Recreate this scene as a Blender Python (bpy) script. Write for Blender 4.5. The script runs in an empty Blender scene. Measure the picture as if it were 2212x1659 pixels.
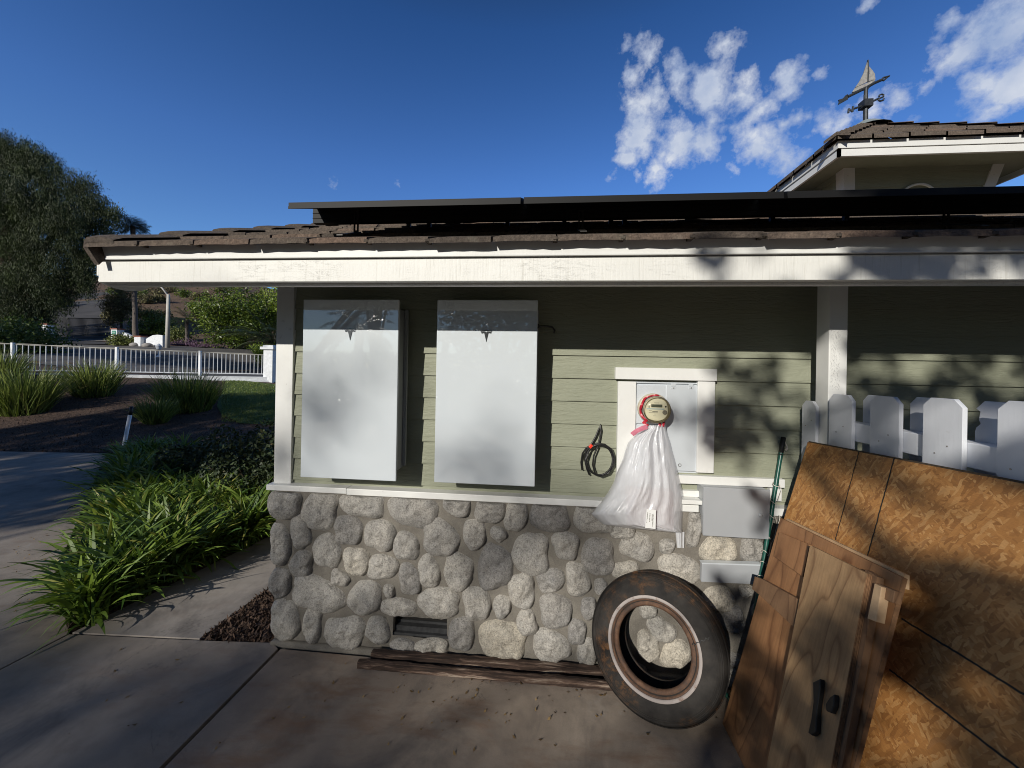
import bpy, bmesh, math, random
import numpy as np
from mathutils import Vector, Matrix, noise as mnoise

random.seed(7)
rng = np.random.default_rng(7)
R = math.radians
scene = bpy.context.scene
COL = scene.collection

# ------------------------------------------------------------------ camera
F, CX, CY, HY = 831.0, 1106.0, 829.5, 798.0        # focal length, centre and horizon in a 2212 px wide frame
YAW, ROLL = R(5.2), 0.018
CAM = np.array([0.0, -2.5, 1.86])
_fw = np.array([-math.sin(YAW), math.cos(YAW), 0.0])
_r0 = np.array([math.cos(YAW), math.sin(YAW), 0.0])
_u0 = np.array([0.0, 0.0, 1.0])
_rt = math.cos(ROLL) * _r0 + math.sin(ROLL) * _u0
_up = math.cos(ROLL) * _u0 - math.sin(ROLL) * _r0
cam_d = bpy.data.cameras.new('camera')
cam = bpy.data.objects.new('camera', cam_d)
COL.objects.link(cam)
cam_d.sensor_width = 36
cam_d.lens = 36 * F / 2212
cam_d.shift_y = (HY - CY) / 2212
cam_d.clip_start, cam_d.clip_end = 0.02, 5000
m = Matrix([list(_rt), list(_up), list(-_fw)]).transposed().to_4x4()
m.translation = Vector(CAM)
cam.matrix_world = m
scene.camera = cam
scene.cycles.filter_width = 1.0

def ray(x, y):
    return _fw + _rt * (x - CX) / F - _up * (y - HY) / F
def at(x, y, d):                     # point at a depth along the view
    return Vector(CAM + ray(x, y) * d)
def atX(x, y, X):
    d = ray(x, y); return Vector(CAM + d * (X - CAM[0]) / d[0])
def atY(x, y, Y=0.0):
    d = ray(x, y); return Vector(CAM + d * (Y - CAM[1]) / d[1])
def atZ(x, y, Z=0.0):
    d = ray(x, y); return Vector(CAM + d * (Z - CAM[2]) / d[2])

# ------------------------------------------------------------------ light
SUN = Vector((0.46, 1.0, -0.44))                    # the way the light travels
sun_el = math.atan2(0.44, math.hypot(0.46, 1.0))
sd = bpy.data.lights.new('sun', 'SUN')
sd.energy, sd.angle, sd.color = 4.15, R(0.53), (1.0, 0.952, 0.87)
so = bpy.data.objects.new('sun', sd); COL.objects.link(so)
so.rotation_euler = SUN.to_track_quat('-Z', 'Y').to_euler()

vs = scene.view_settings
scene.display_settings.display_device = 'sRGB'
vs.view_transform, vs.look, vs.exposure, vs.gamma, vs.use_curve_mapping = 'Standard', 'None', 0.0, 1.0, False

world = bpy.data.worlds.new('World'); scene.world = world
world.use_nodes = True
def build_world():
    nt = world.node_tree; N, L = nt.nodes, nt.links
    N.clear()
    out = N.new('ShaderNodeOutputWorld'); bg = N.new('ShaderNodeBackground')
    sky = N.new('ShaderNodeTexSky'); sky.sky_type = 'NISHITA'; sky.sun_disc = False
    sky.sun_elevation = sun_el; sky.sun_rotation = math.atan2(-SUN.x, -SUN.y)
    sky.air_density, sky.dust_density, sky.ozone_density, sky.altitude = 1.0, 0.1, 2.5, 300
    bg.inputs['Strength'].default_value = SKY_STRENGTH
    tc = N.new('ShaderNodeTexCoord')
    D = tc.outputs['Generated']
    def math_(op, a, b=None, clamp=False):
        n = N.new('ShaderNodeMath'); n.operation = op; n.use_clamp = clamp
        for i, v in enumerate((a, b)):
            if v is None: continue
            if isinstance(v, (int, float)): n.inputs[i].default_value = v
            else: L.new(v, n.inputs[i])
        return n.outputs[0]
    def ns(scale, detail, rough, off=(0, 0, 0)):
        mp = N.new('ShaderNodeMapping'); mp.inputs['Location'].default_value = off
        L.new(D, mp.inputs['Vector'])
        n = N.new('ShaderNodeTexNoise'); n.inputs['Scale'].default_value = scale
        n.inputs['Detail'].default_value = detail; n.inputs['Roughness'].default_value = rough
        L.new(mp.outputs[0], n.inputs['Vector']); return n.outputs['Fac']
    # clouds that stand in the sky: direction, angular size, weight
    blobs = []
    for zx, zy, zr, w in ((270,250,95,.9),(200,390,70,.7),(430,400,110,.9),(310,420,60,.7),(570,450,140,1),(750,470,105,1),(650,280,110,.85),(240,560,120,.9),(220,700,130,1),(400,740,130,.95),(550,730,110,1),(300,880,110,.8),(150,830,60,.9),
                          (620,610,90,.7),(840,580,120,.95),(850,740,130,1),(980,830,105,.75),(960,650,60,.7),(980,430,120,.95),(1170,360,60,.6),(1030,610,60,.6),(1180,640,85,.7),(1280,620,85,.7),(1430,560,115,.7),(1560,510,110,.7),(1680,440,95,.62),
                          (1850,100,120,.8),(1900,250,170,.95),(2110,130,250,1.1),(2000,430,170,.95),(2170,430,210,1.05),(2060,590,120,.8),(1410,30,75,.6),(700,880,65,.55),(60,930,45,.55),(140,230,45,.5),(1640,600,70,.5),(1260,130,45,.35)):
        blobs.append(((2240 + zx * .7233) / 1.736, zy * .4166, zr * .4166, w))
    blobs += [(728,394,20,.42),(864,404,16,.4)]
    def warp(src, scale, amt, off):
        n = N.new('ShaderNodeTexNoise'); n.inputs['Scale'].default_value = scale; n.inputs['Detail'].default_value = 4
        mp = N.new('ShaderNodeMapping'); mp.inputs['Location'].default_value = off; L.new(D, mp.inputs[0]); L.new(mp.outputs[0], n.inputs['Vector'])
        sub = N.new('ShaderNodeVectorMath'); sub.operation = 'SUBTRACT'; L.new(n.outputs['Color'], sub.inputs[0]); sub.inputs[1].default_value = (.5, .5, .5)
        sc = N.new('ShaderNodeVectorMath'); sc.operation = 'SCALE'; sc.inputs[3].default_value = amt; L.new(sub.outputs[0], sc.inputs[0])
        ad = N.new('ShaderNodeVectorMath'); L.new(src, ad.inputs[0]); L.new(sc.outputs[0], ad.inputs[1]); return ad.outputs[0]
    DW = warp(warp(D, 9, .045, (1, 2, 3)), 28, .028, (4, 0, 1))
    acc = None
    for x, y, r, w in blobs:
        d = ray(x, y); d = d / np.linalg.norm(d)
        vm = N.new('ShaderNodeVectorMath'); vm.operation = 'DISTANCE'
        L.new(DW, vm.inputs[0]); vm.inputs[1].default_value = tuple(d)
        rad = r / F * (F * F / (F * F + (x - CX) ** 2 + (y - HY) ** 2)) ** 0.75 * 1.5
        g = math_('MULTIPLY', math_('SUBTRACT', 1.0, math_('DIVIDE', vm.outputs['Value'], rad), True), w)
        acc = g if acc is None else math_('MAXIMUM', acc, g)
    n1, n2 = ns(14, 9, .62), ns(40, 7, .62, (3, 1, 2))
    nn = math_('ADD', math_('MULTIPLY', n1, .55), math_('MULTIPLY', n2, .45))
    m1 = math_('ADD', acc, math_('MULTIPLY', math_('SUBTRACT', nn, .5), 2.5))
    m1 = math_('MULTIPLY', math_('SUBTRACT', m1, .25), 1.85, True)
    m1 = math_('MULTIPLY', m1, math_('MULTIPLY', acc, 5.0, True))
    # broken cloud in the half of the sky behind the camera
    sp = N.new('ShaderNodeSeparateXYZ'); L.new(D, sp.inputs[0])
    back = math_('MULTIPLY', math_('SUBTRACT', math_('MULTIPLY', sp.outputs['Y'], -1.0), .2), 2.5, True)
    m2 = math_('MULTIPLY', math_('MULTIPLY', math_('SUBTRACT', ns(3.2, 8, .6, (5, 2, 0)), .52), 4.0, True), math_('MULTIPLY', back, .45))
    mk = math_('MAXIMUM', m1, m2)
    shade = N.new('ShaderNodeMix'); shade.data_type = 'RGBA'
    k = CLOUD / SKY_STRENGTH
    shade.inputs[6].default_value = (.42 * k, .54 * k, .80 * k, 1); shade.inputs[7].default_value = (.93 * k, .97 * k, 1.04 * k, 1)
    L.new(math_('MULTIPLY', math_('SUBTRACT', ns(9, 6, .55, (0, 0, .06)), .34), 3.0, True), shade.inputs[0])
    sp0 = N.new('ShaderNodeSeparateXYZ'); L.new(D, sp0.inputs[0])
    cr = N.new('ShaderNodeValToRGB'); L.new(sp0.outputs['Z'], cr.inputs[0])          # sky tint: brighter low down, zenith darkened to cut fill light
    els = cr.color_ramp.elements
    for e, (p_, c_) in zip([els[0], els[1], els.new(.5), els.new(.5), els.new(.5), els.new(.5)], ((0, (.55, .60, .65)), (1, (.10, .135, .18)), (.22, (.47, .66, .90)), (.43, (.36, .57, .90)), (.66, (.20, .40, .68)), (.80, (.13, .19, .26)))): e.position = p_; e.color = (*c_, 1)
    hs = N.new('ShaderNodeMix'); hs.data_type = 'RGBA'; hs.blend_type = 'MULTIPLY'; hs.inputs[0].default_value = 1.0
    vs2 = N.new('ShaderNodeVectorMath'); vs2.operation = 'SCALE'; vs2.inputs[3].default_value = 1.92; L.new(sky.outputs[0], vs2.inputs[0])
    rear = N.new('ShaderNodeMapRange'); L.new(sp0.outputs['Y'], rear.inputs[0])      # sky behind the camera scaled down to cut fill light
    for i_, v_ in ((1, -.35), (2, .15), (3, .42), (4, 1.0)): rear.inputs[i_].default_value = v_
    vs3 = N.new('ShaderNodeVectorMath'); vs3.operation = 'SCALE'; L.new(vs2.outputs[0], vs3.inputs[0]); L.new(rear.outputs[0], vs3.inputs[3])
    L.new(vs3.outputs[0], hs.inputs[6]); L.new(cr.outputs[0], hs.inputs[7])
    mx = N.new('ShaderNodeMix'); mx.data_type = 'RGBA'
    L.new(math_('MULTIPLY', mk, .93), mx.inputs[0]); L.new(hs.outputs[2], mx.inputs[6]); L.new(shade.outputs[2], mx.inputs[7])
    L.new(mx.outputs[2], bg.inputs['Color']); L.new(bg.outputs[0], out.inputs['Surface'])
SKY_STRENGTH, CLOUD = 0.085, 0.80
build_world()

# ------------------------------------------------------------------ helpers
def tag(o, label=None, cat=None, group=None, kind=None):
    for k, v in (('label', label), ('category', cat), ('group', group), ('kind', kind)):
        if v: o[k] = v
    return o
def thing(name, loc, label, cat, group=None, rotz=0.0):
    o = bpy.data.objects.new(name, None); COL.objects.link(o)
    o.empty_display_size = .1
    o.location = loc; o.rotation_euler = (0, 0, rotz)
    bpy.context.view_layer.update()
    return tag(o, label, cat, group)
def world_mat(o):
    return Matrix.LocRotScale(o.location, o.rotation_euler, o.scale) if o.parent is None else world_mat(o.parent) @ Matrix.LocRotScale(o.location, o.rotation_euler, o.scale)

class MB:
    """collects geometry in world coordinates"""
    def __init__(s): s.v, s.f, s.m, s.a = [], [], [], []
    def add(s, vs_, fs, mi=0, val=0.0):
        b = len(s.v)
        s.v.extend([tuple(v) for v in vs_]); s.f.extend([[b + i for i in f] for f in fs]); s.m.extend([mi] * len(fs)); s.a.extend([val] * len(vs_))
    def box(s, lo, hi, mi=0, M=None, val=0.0):
        x0, y0, z0 = lo; x1, y1, z1 = hi
        V = [Vector(p) for p in ((x0,y0,z0),(x1,y0,z0),(x1,y1,z0),(x0,y1,z0),(x0,y0,z1),(x1,y0,z1),(x1,y1,z1),(x0,y1,z1))]
        if M is not None: V = [M @ p for p in V]
        s.add(V, [(0,3,2,1),(4,5,6,7),(0,1,5,4),(1,2,6,5),(2,3,7,6),(3,0,4,7)], mi, val)
    def prism(s, pts, vec, mi=0, val=0.0):       # polygon pts pushed along vec
        n = len(pts); P = [Vector(p) for p in pts]; Q = [p + Vector(vec) for p in P]
        s.add(P + Q, [list(range(n))[::-1], list(range(n, 2 * n))] + [(i, (i + 1) % n, n + (i + 1) % n, n + i) for i in range(n)], mi, val)
    def tube(s, pts, r, n=8, mi=0, cap=True, val=0.0):
        pts = [Vector(p) for p in pts]; k = len(pts)
        rs = r if isinstance(r, (list, tuple)) else [r] * k
        V, up = [], None
        for i, p in enumerate(pts):
            t = (pts[min(i + 1, k - 1)] - pts[max(i - 1, 0)])
            if t.length < 1e-9: t = Vector((0, 0, 1))
            t.normalize()
            if up is None: up = t.orthogonal().normalized()
            a = up - t * up.dot(t)
            if a.length < 1e-6: a = t.orthogonal()
            a.normalize(); up = a; b = t.cross(a)
            for j in range(n):
                th = 2 * math.pi * j / n
                V.append(p + (a * math.cos(th) + b * math.sin(th)) * rs[i])
        Fc = []
        for i in range(k - 1):
            for j in range(n):
                Fc.append((i*n+j, i*n+(j+1)%n, (i+1)*n+(j+1)%n, (i+1)*n+j))
        if cap: Fc += [list(range(n))[::-1], [(k-1)*n+j for j in range(n)]]
        s.add(V, Fc, mi, val)
    def beam(s, p, q, w, h, up=(0, 0, 1), mi=0):  # rectangular bar from p to q
        p, q = Vector(p), Vector(q); t = (q - p).normalized(); u = Vector(up); sd_ = t.cross(u)
        if sd_.length < 1e-6: sd_ = t.orthogonal()
        sd_.normalize(); u = sd_.cross(t).normalized()
        V = [p + sd_*a*w/2 + u*b*h/2 for a, b in ((-1,-1),(1,-1),(1,1),(-1,1))] + [q + sd_*a*w/2 + u*b*h/2 for a, b in ((-1,-1),(1,-1),(1,1),(-1,1))]
        s.add(V, [(3,2,1,0),(4,5,6,7),(0,1,5,4),(1,2,6,5),(2,3,7,6),(3,0,4,7)], mi)
    def lathe(s, prof, M, n=40, mi=0, closed=False):   # prof: (radius, height along local z)
        V = [M @ Vector((r*math.cos(2*math.pi*j/n), r*math.sin(2*math.pi*j/n), h)) for r, h in prof for j in range(n)]
        k = len(prof)
        s.add(V, [(i*n+j, i*n+(j+1)%n, ((i+1)%k)*n+(j+1)%n, ((i+1)%k)*n+j) for i in range(k if closed else k-1) for j in range(n)], mi)
    def disc(s, M, r, n=32, mi=0):
        s.add([M @ Vector((r*math.cos(2*math.pi*j/n), r*math.sin(2*math.pi*j/n), 0)) for j in range(n)], [list(range(n))], mi)
    def grid(s, P, mi=0, val=0.0):               # P: rows of points
        nr, nc = len(P), len(P[0])
        s.add([p for r_ in P for p in r_], [(i*nc+j, i*nc+j+1, (i+1)*nc+j+1, (i+1)*nc+j) for i in range(nr-1) for j in range(nc-1)], mi, val)
    def build(s, name, mats, parent=None, smooth=False, bevel=0.0, weld=False, recalc=True):
        me = bpy.data.meshes.new(name)
        inv = world_mat(parent).inverted() if parent is not None else None
        V = s.v if inv is None else [tuple(inv @ Vector(v)) for v in s.v]
        me.from_pydata(V, [], s.f)
        mats = mats if isinstance(mats, (list, tuple)) else [mats]
        for mm in mats: me.materials.append(mm)
        me.polygons.foreach_set('material_index', s.m)
        if any(s.a):
            at_ = me.attributes.new('tint', 'FLOAT', 'POINT'); at_.data.foreach_set('value', s.a)
        if recalc or weld or bevel:
            bm = bmesh.new(); bm.from_mesh(me)
            if weld: bmesh.ops.remove_doubles(bm, verts=bm.verts, dist=1e-5)
            if recalc: bmesh.ops.recalc_face_normals(bm, faces=bm.faces)
            bm.to_mesh(me); bm.free()
        if smooth: me.polygons.foreach_set('use_smooth', [True] * len(me.polygons))
        o = bpy.data.objects.new(name, me); COL.objects.link(o)
        if parent is not None: o.parent = parent
        if bevel:
            b = o.modifiers.new('b', 'BEVEL'); b.width = bevel; b.segments = 2; b.limit_method = 'ANGLE'; b.angle_limit = R(40)
        return o
def part(name, mats, parent, fn, **kw):
    b = MB(); fn(b); return b.build(name, mats, parent, **kw)
def np_mesh(name, V, Fq, mats, parent=None, tint=None, midx=None):
    me = bpy.data.meshes.new(name); nv, nf = len(V), len(Fq); k = Fq.shape[1]
    if parent is not None:
        W = np.array(world_mat(parent).inverted()); V = V @ W[:3, :3].T + W[:3, 3]
    me.vertices.add(nv); me.vertices.foreach_set('co', V.astype(np.float32).ravel())
    me.loops.add(nf * k); me.loops.foreach_set('vertex_index', Fq.astype(np.int32).ravel())
    me.polygons.add(nf); me.polygons.foreach_set('loop_start', np.arange(0, nf * k, k, dtype=np.int32))
    me.update(calc_edges=True)
    for mm in (mats if isinstance(mats, (list, tuple)) else [mats]): me.materials.append(mm)
    if midx is not None: me.polygons.foreach_set('material_index', midx.astype(np.int32))
    if tint is not None:
        a = me.attributes.new('tint', 'FLOAT', 'POINT'); a.data.foreach_set('value', tint.astype(np.float32))
    o = bpy.data.objects.new(name, me); COL.objects.link(o)
    if parent is not None: o.parent = parent
    return o
def copy_tree(o, parent=None):
    c = o.copy(); COL.objects.link(c)
    if parent is not None: c.parent = parent
    for ch in [x for x in bpy.data.objects if x.parent == o]: copy_tree(ch, c)
    return c
def unit(a): return a / np.maximum(np.linalg.norm(a, axis=1, keepdims=True), 1e-9)
def leaf_quads(C, size, aspect=.5, up=0.0, normal=None, jitter=1.0, droop=None):
    """one kite-shaped leaf per centre"""
    n = len(C); size = np.broadcast_to(size, (n,))[:, None]
    a = rng.normal(size=(n, 3)); a[:, 2] += up
    if droop is not None: a = a * .35 + np.array(droop)
    a = unit(a)
    nn = rng.normal(size=(n, 3)) * jitter
    if normal is not None: nn = nn + normal
    b = unit(np.cross(a, nn)); c = np.cross(a, b)
    V = np.stack([C - a*size*.5, C + b*size*aspect*.5 + c*size*.06, C + a*size*.5, C - b*size*aspect*.5 + c*size*.06], 1).reshape(-1, 3)
    return V, np.arange(4 * n).reshape(n, 4)

# ------------------------------------------------------------------ materials
class NT:
    def __init__(s, name):
        s.m = bpy.data.materials.new(name); s.m.use_nodes = True
        s.t = s.m.node_tree; s.N, s.L = s.t.nodes, s.t.links
        s.b = s.N['Principled BSDF']; s.out = s.N['Material Output']
        s.tc = s.N.new('ShaderNodeTexCoord')
    def set(s, k, v):
        if hasattr(v, 'default_value') or hasattr(v, 'is_linked'): s.L.new(v, s.b.inputs[k])
        else: s.b.inputs[k].default_value = (*v, 1) if isinstance(v, tuple) and len(v) == 3 and k not in ('Normal',) else v
    def vec(s, scale=(1,1,1), rot=(0,0,0), loc=(0,0,0), coord='Object'):
        mp = s.N.new('ShaderNodeMapping'); mp.inputs['Scale'].default_value = scale; mp.inputs['Rotation'].default_value = rot; mp.inputs['Location'].default_value = loc
        s.L.new(s.tc.outputs[coord], mp.inputs['Vector']); return mp.outputs[0]
    def noise(s, scale, detail=4, rough=.55, vec=None, dist=0.0, color=False):
        n = s.N.new('ShaderNodeTexNoise'); n.inputs['Scale'].default_value = scale; n.inputs['Detail'].default_value = detail
        n.inputs['Roughness'].default_value = rough; n.inputs['Distortion'].default_value = dist
        s.L.new(vec if vec is not None else s.vec(), n.inputs['Vector']); return n.outputs['Color' if color else 'Fac']
    def vor(s, scale, vec=None, feature='F1', out='Distance', rnd=1.0):
        n = s.N.new('ShaderNodeTexVoronoi'); n.feature = feature; n.inputs['Scale'].default_value = scale; n.inputs['Randomness'].default_value = rnd
        s.L.new(vec if vec is not None else s.vec(), n.inputs['Vector']); return n.outputs[out]
    def wave(s, scale, vec=None, dist=2, detail=2, dscale=1, kind='BANDS', direction='X'):
        n = s.N.new('ShaderNodeTexWave'); n.wave_type = kind
        if kind == 'BANDS': n.bands_direction = direction
        else: n.rings_direction = direction
        n.inputs['Scale'].default_value = scale; n.inputs['Distortion'].default_value = dist; n.inputs['Detail'].default_value = detail; n.inputs['Detail Scale'].default_value = dscale
        s.L.new(vec if vec is not None else s.vec(), n.inputs['Vector']); return n.outputs['Fac']
    def ramp(s, fac, *stops, const=False):
        n = s.N.new('ShaderNodeValToRGB'); cr = n.color_ramp
        if const: cr.interpolation = 'CONSTANT'
        while len(cr.elements) < len(stops): cr.elements.new(.5)
        for e, (p, c) in zip(cr.elements, stops):
            e.position = p; e.color = (c, c, c, 1) if isinstance(c, (int, float)) else (*c, 1)
        s.L.new(fac, n.inputs[0]); return n.outputs[0]
    def mix(s, fac, a, b, mode='MIX'):
        n = s.N.new('ShaderNodeMix'); n.data_type = 'RGBA'; n.blend_type = mode
        for i, v in ((0, fac), (6, a), (7, b)):
            if hasattr(v, 'is_linked'): s.L.new(v, n.inputs[i])
            elif i == 0: n.inputs[0].default_value = v
            else: n.inputs[i].default_value = (*v, 1) if isinstance(v, tuple) else (v, v, v, 1)
        return n.outputs[2]
    def math(s, op, a, b=0.0, clamp=False):
        n = s.N.new('ShaderNodeMath'); n.operation = op; n.use_clamp = clamp
        for i, v in enumerate((a, b)):
            if hasattr(v, 'is_linked'): s.L.new(v, n.inputs[i])
            else: n.inputs[i].default_value = v
        return n.outputs[0]
    def attr(s, name='tint'):
        n = s.N.new('ShaderNodeAttribute'); n.attribute_name = name; return n.outputs['Fac']
    def bump(s, h, strength=.5, dist=.01, prev=None):
        n = s.N.new('ShaderNodeBump'); n.inputs['Strength'].default_value = strength; n.inputs['Distance'].default_value = dist
        s.L.new(h, n.inputs['Height'])
        if prev is not None: s.L.new(prev, n.inputs['Normal'])
        s.L.new(n.outputs[0], s.b.inputs['Normal']); return n.outputs[0]

def simple(name, col, rough=.6, metal=0.0, var=.12, scale=6.0, bump=0.0, bscale=40.0, spec=.5, coat=0.0):
    t = NT(name); dk = tuple(c * (1 - var) for c in col); lt = tuple(min(1, c * (1 + var)) for c in col)
    t.set('Base Color', t.ramp(t.noise(scale, 5, .6), (.3, dk), (.7, lt))); t.set('Roughness', rough); t.set('Metallic', metal)
    t.b.inputs['Specular IOR Level'].default_value = spec
    if coat: t.set('Coat Weight', coat); t.set('Coat Roughness', .06)
    if bump: t.bump(t.noise(bscale, 5, .6), bump, .004)
    return t.m

def m_paint_weathered():
    t = NT('weathered_white_paint')
    grain = t.noise(1, 5, .65, t.vec((110, 110, 5)))          # upright brush lines
    fine = t.noise(70, 4, .6)
    crack = t.noise(5, 6, .7, t.vec((1, 1, 7)), .8)
    cr = t.ramp(crack, (.495, 0.0), (.5, 1.0), (.505, 0.0))
    patchy = t.ramp(t.noise(2.3, 4, .7), (.50, 0.0), (.72, 1.0))
    cr2 = t.math('MULTIPLY', cr, patchy)
    base = t.ramp(t.noise(2.2, 5, .6), (.3, (.74, .735, .69)), (.7, (.80, .795, .75)))
    dirt = t.ramp(grain, (.30, (.55, .53, .47)), (.44, (1, 1, 1)))
    c = t.mix(.34, base, dirt, 'MULTIPLY')
    t.set('Base Color', t.mix(t.math('MULTIPLY', cr2, .5), c, (.28, .27, .24)))
    t.set('Roughness', .55)
    h = t.math('ADD', t.math('MULTIPLY', grain, .7), t.math('SUBTRACT', t.math('MULTIPLY', fine, .3), t.math('MULTIPLY', cr2, .8)))
    t.bump(h, .55, .004); return t.m
def m_paint_white(name='white_paint', col=(.77, .77, .74)):
    t = NT(name)
    g = t.noise(1, 4, .6, t.vec((40, 40, 4)))
    c = t.ramp(t.noise(3, 5, .65), (.3, tuple(x * .90 for x in col)), (.7, col))
    spot = t.ramp(t.noise(22, 3, .5), (.70, 0.0), (.76, 1.0))
    t.set('Base Color', t.mix(t.math('MULTIPLY', spot, .35), c, (.42, .40, .36))); t.set('Roughness', .5)
    t.bump(g, .22, .003); return t.m
def m_siding():
    t = NT('sage_green_siding')
    g = t.noise(1, 6, .62, t.vec((5, 5, 34)), 1.6)
    big = t.noise(1.4, 4, .6)
    c = t.ramp(big, (.3, (.250, .262, .188)), (.7, (.298, .310, .228)))
    sp = t.ramp(t.noise(1, 5, .7, t.vec((14, 14, 60))), (.28, .80), (.42, 1.0))
    t.set('Base Color', t.mix(.6, c, sp, 'MULTIPLY')); t.set('Roughness', .62)
    t.bump(t.ramp(g, (.35, 0.0), (.6, 1.0)), .55, .004); return t.m
def m_stone():
    t = NT('granite_cobble')
    ti = t.attr()
    base = t.ramp(ti, (0.0, (.20, .195, .19)), (.3, (.31, .30, .285)), (.55, (.41, .395, .365)), (.8, (.49, .47, .43)), (1.0, (.54, .50, .42)))
    sp = t.noise(130, 3, .7); sp2 = t.noise(38, 5, .72)
    c = t.mix(.8, base, t.ramp(sp, (.34, .45), (.46, .92), (.62, 1.28)), 'MULTIPLY')
    c = t.mix(.75, c, t.ramp(sp2, (.3, .62), (.5, 1.0), (.7, 1.25)), 'MULTIPLY')
    t.set('Base Color', t.mix(.5, c, t.ramp(t.noise(7, 4, .6), (.3, (.75, .74, .74)), (.7, (1.15, 1.08, .98))), 'MULTIPLY')); t.set('Roughness', .9)
    h = t.math('ADD', t.noise(20, 9, .70), t.math('MULTIPLY', t.noise(85, 4, .7), .35)); t.bump(h, 1.0, .022); return t.m
def m_mortar():
    t = NT('mortar')
    c = t.ramp(t.noise(7, 7, .68), (.28, (.140, .126, .106)), (.7, (.235, .215, .182)))
    t.set('Base Color', t.mix(.6, c, t.ramp(t.noise(150, 3, .7), (.35, .7), (.65, 1.15)), 'MULTIPLY')); t.set('Roughness', .95)
    h = t.math('ADD', t.noise(16, 6, .65), t.math('MULTIPLY', t.noise(120, 4, .7), .3)); t.bump(h, .8, .012); return t.m
def m_concrete(name, c0, c1, warm=0.0):
    t = NT(name)
    big = t.noise(.9, 7, .62, None, .4); mid = t.noise(5, 7, .66); fine = t.noise(220, 3, .7)
    c = t.ramp(big, (.30, c0), (.70, c1))
    c = t.mix(.65, c, t.ramp(mid, (.28, .68), (.52, 1.0), (.75, 1.2)), 'MULTIPLY')
    c = t.mix(.55, c, t.ramp(fine, (.3, .72), (.7, 1.22)), 'MULTIPLY')
    st = t.ramp(t.noise(1.6, 6, .7, t.vec((1, 1, 1), (0, 0, .6), (4, 9, 0)), .6), (.50, 0.0), (.70, 1.0))
    c = t.mix(t.math('MULTIPLY', st, .6), c, (.07, .065, .065))
    if warm:
        ru = t.ramp(t.noise(2.3, 5, .65, t.vec((1, 3, 1), (0, 0, -.1), (1, 2, 5))), (.52, 0.0), (.70, 1.0))
        c = t.mix(t.math('MULTIPLY', ru, warm), c, (.20, .105, .055))
    cr_ = t.ramp(t.noise(1.3, 9, .62, t.vec((1, 1, 1), (0, 0, .4), (2, 8, 0)), .9), (.497, 0.0), (.5, 1.0), (.503, 0.0)); crm = t.ramp(t.noise(.8, 2, .5, t.vec((1, 1, 1), (0, 0, 0), (9, 1, 0))), (.55, 0.0), (.62, 1.0))
    c = t.mix(t.math('MULTIPLY', t.math('MULTIPLY', cr_, crm), .6), c, (.05, .045, .04))
    sp_ = t.ramp(t.vor(60, out='Distance'), (.06, 1.0), (.12, 0.0)); spm = t.ramp(t.noise(9, 3, .6), (.5, 0.0), (.62, 1.0))
    c = t.mix(t.math('MULTIPLY', t.math('MULTIPLY', sp_, spm), .5), c, (.06, .05, .045))
    pale = t.ramp(t.noise(3.4, 5, .7, t.vec((1, 1, 1), (0, 0, 0), (7, 3, 1))), (.62, 0.0), (.75, 1.0))
    c = t.mix(t.math('MULTIPLY', pale, .35), c, (.40, .39, .37))
    t.set('Base Color', c); t.set('Roughness', .88)
    t.bump(t.math('ADD', t.math('MULTIPLY', fine, .5), mid), .45, .004); return t.m
def m_tile():
    t = NT('brown_concrete_tile')
    ti = t.attr()
    base = t.ramp(ti, (0.0, (.070, .056, .045)), (.5, (.115, .090, .070)), (1.0, (.19, .125, .090)))
    c = t.mix(.8, base, t.ramp(t.noise(60, 5, .75), (.32, .45), (.5, 1.0), (.7, 1.7)), 'MULTIPLY')
    c = t.mix(t.math('MULTIPLY', t.ramp(t.noise(9, 5, .7), (.58, 0.0), (.72, 1.0)), .35), c, (.22, .20, .155))
    t.set('Base Color', c); t.set('Roughness', .95)
    t.bump(t.noise(55, 6, .75), 1.0, .012); return t.m
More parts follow.
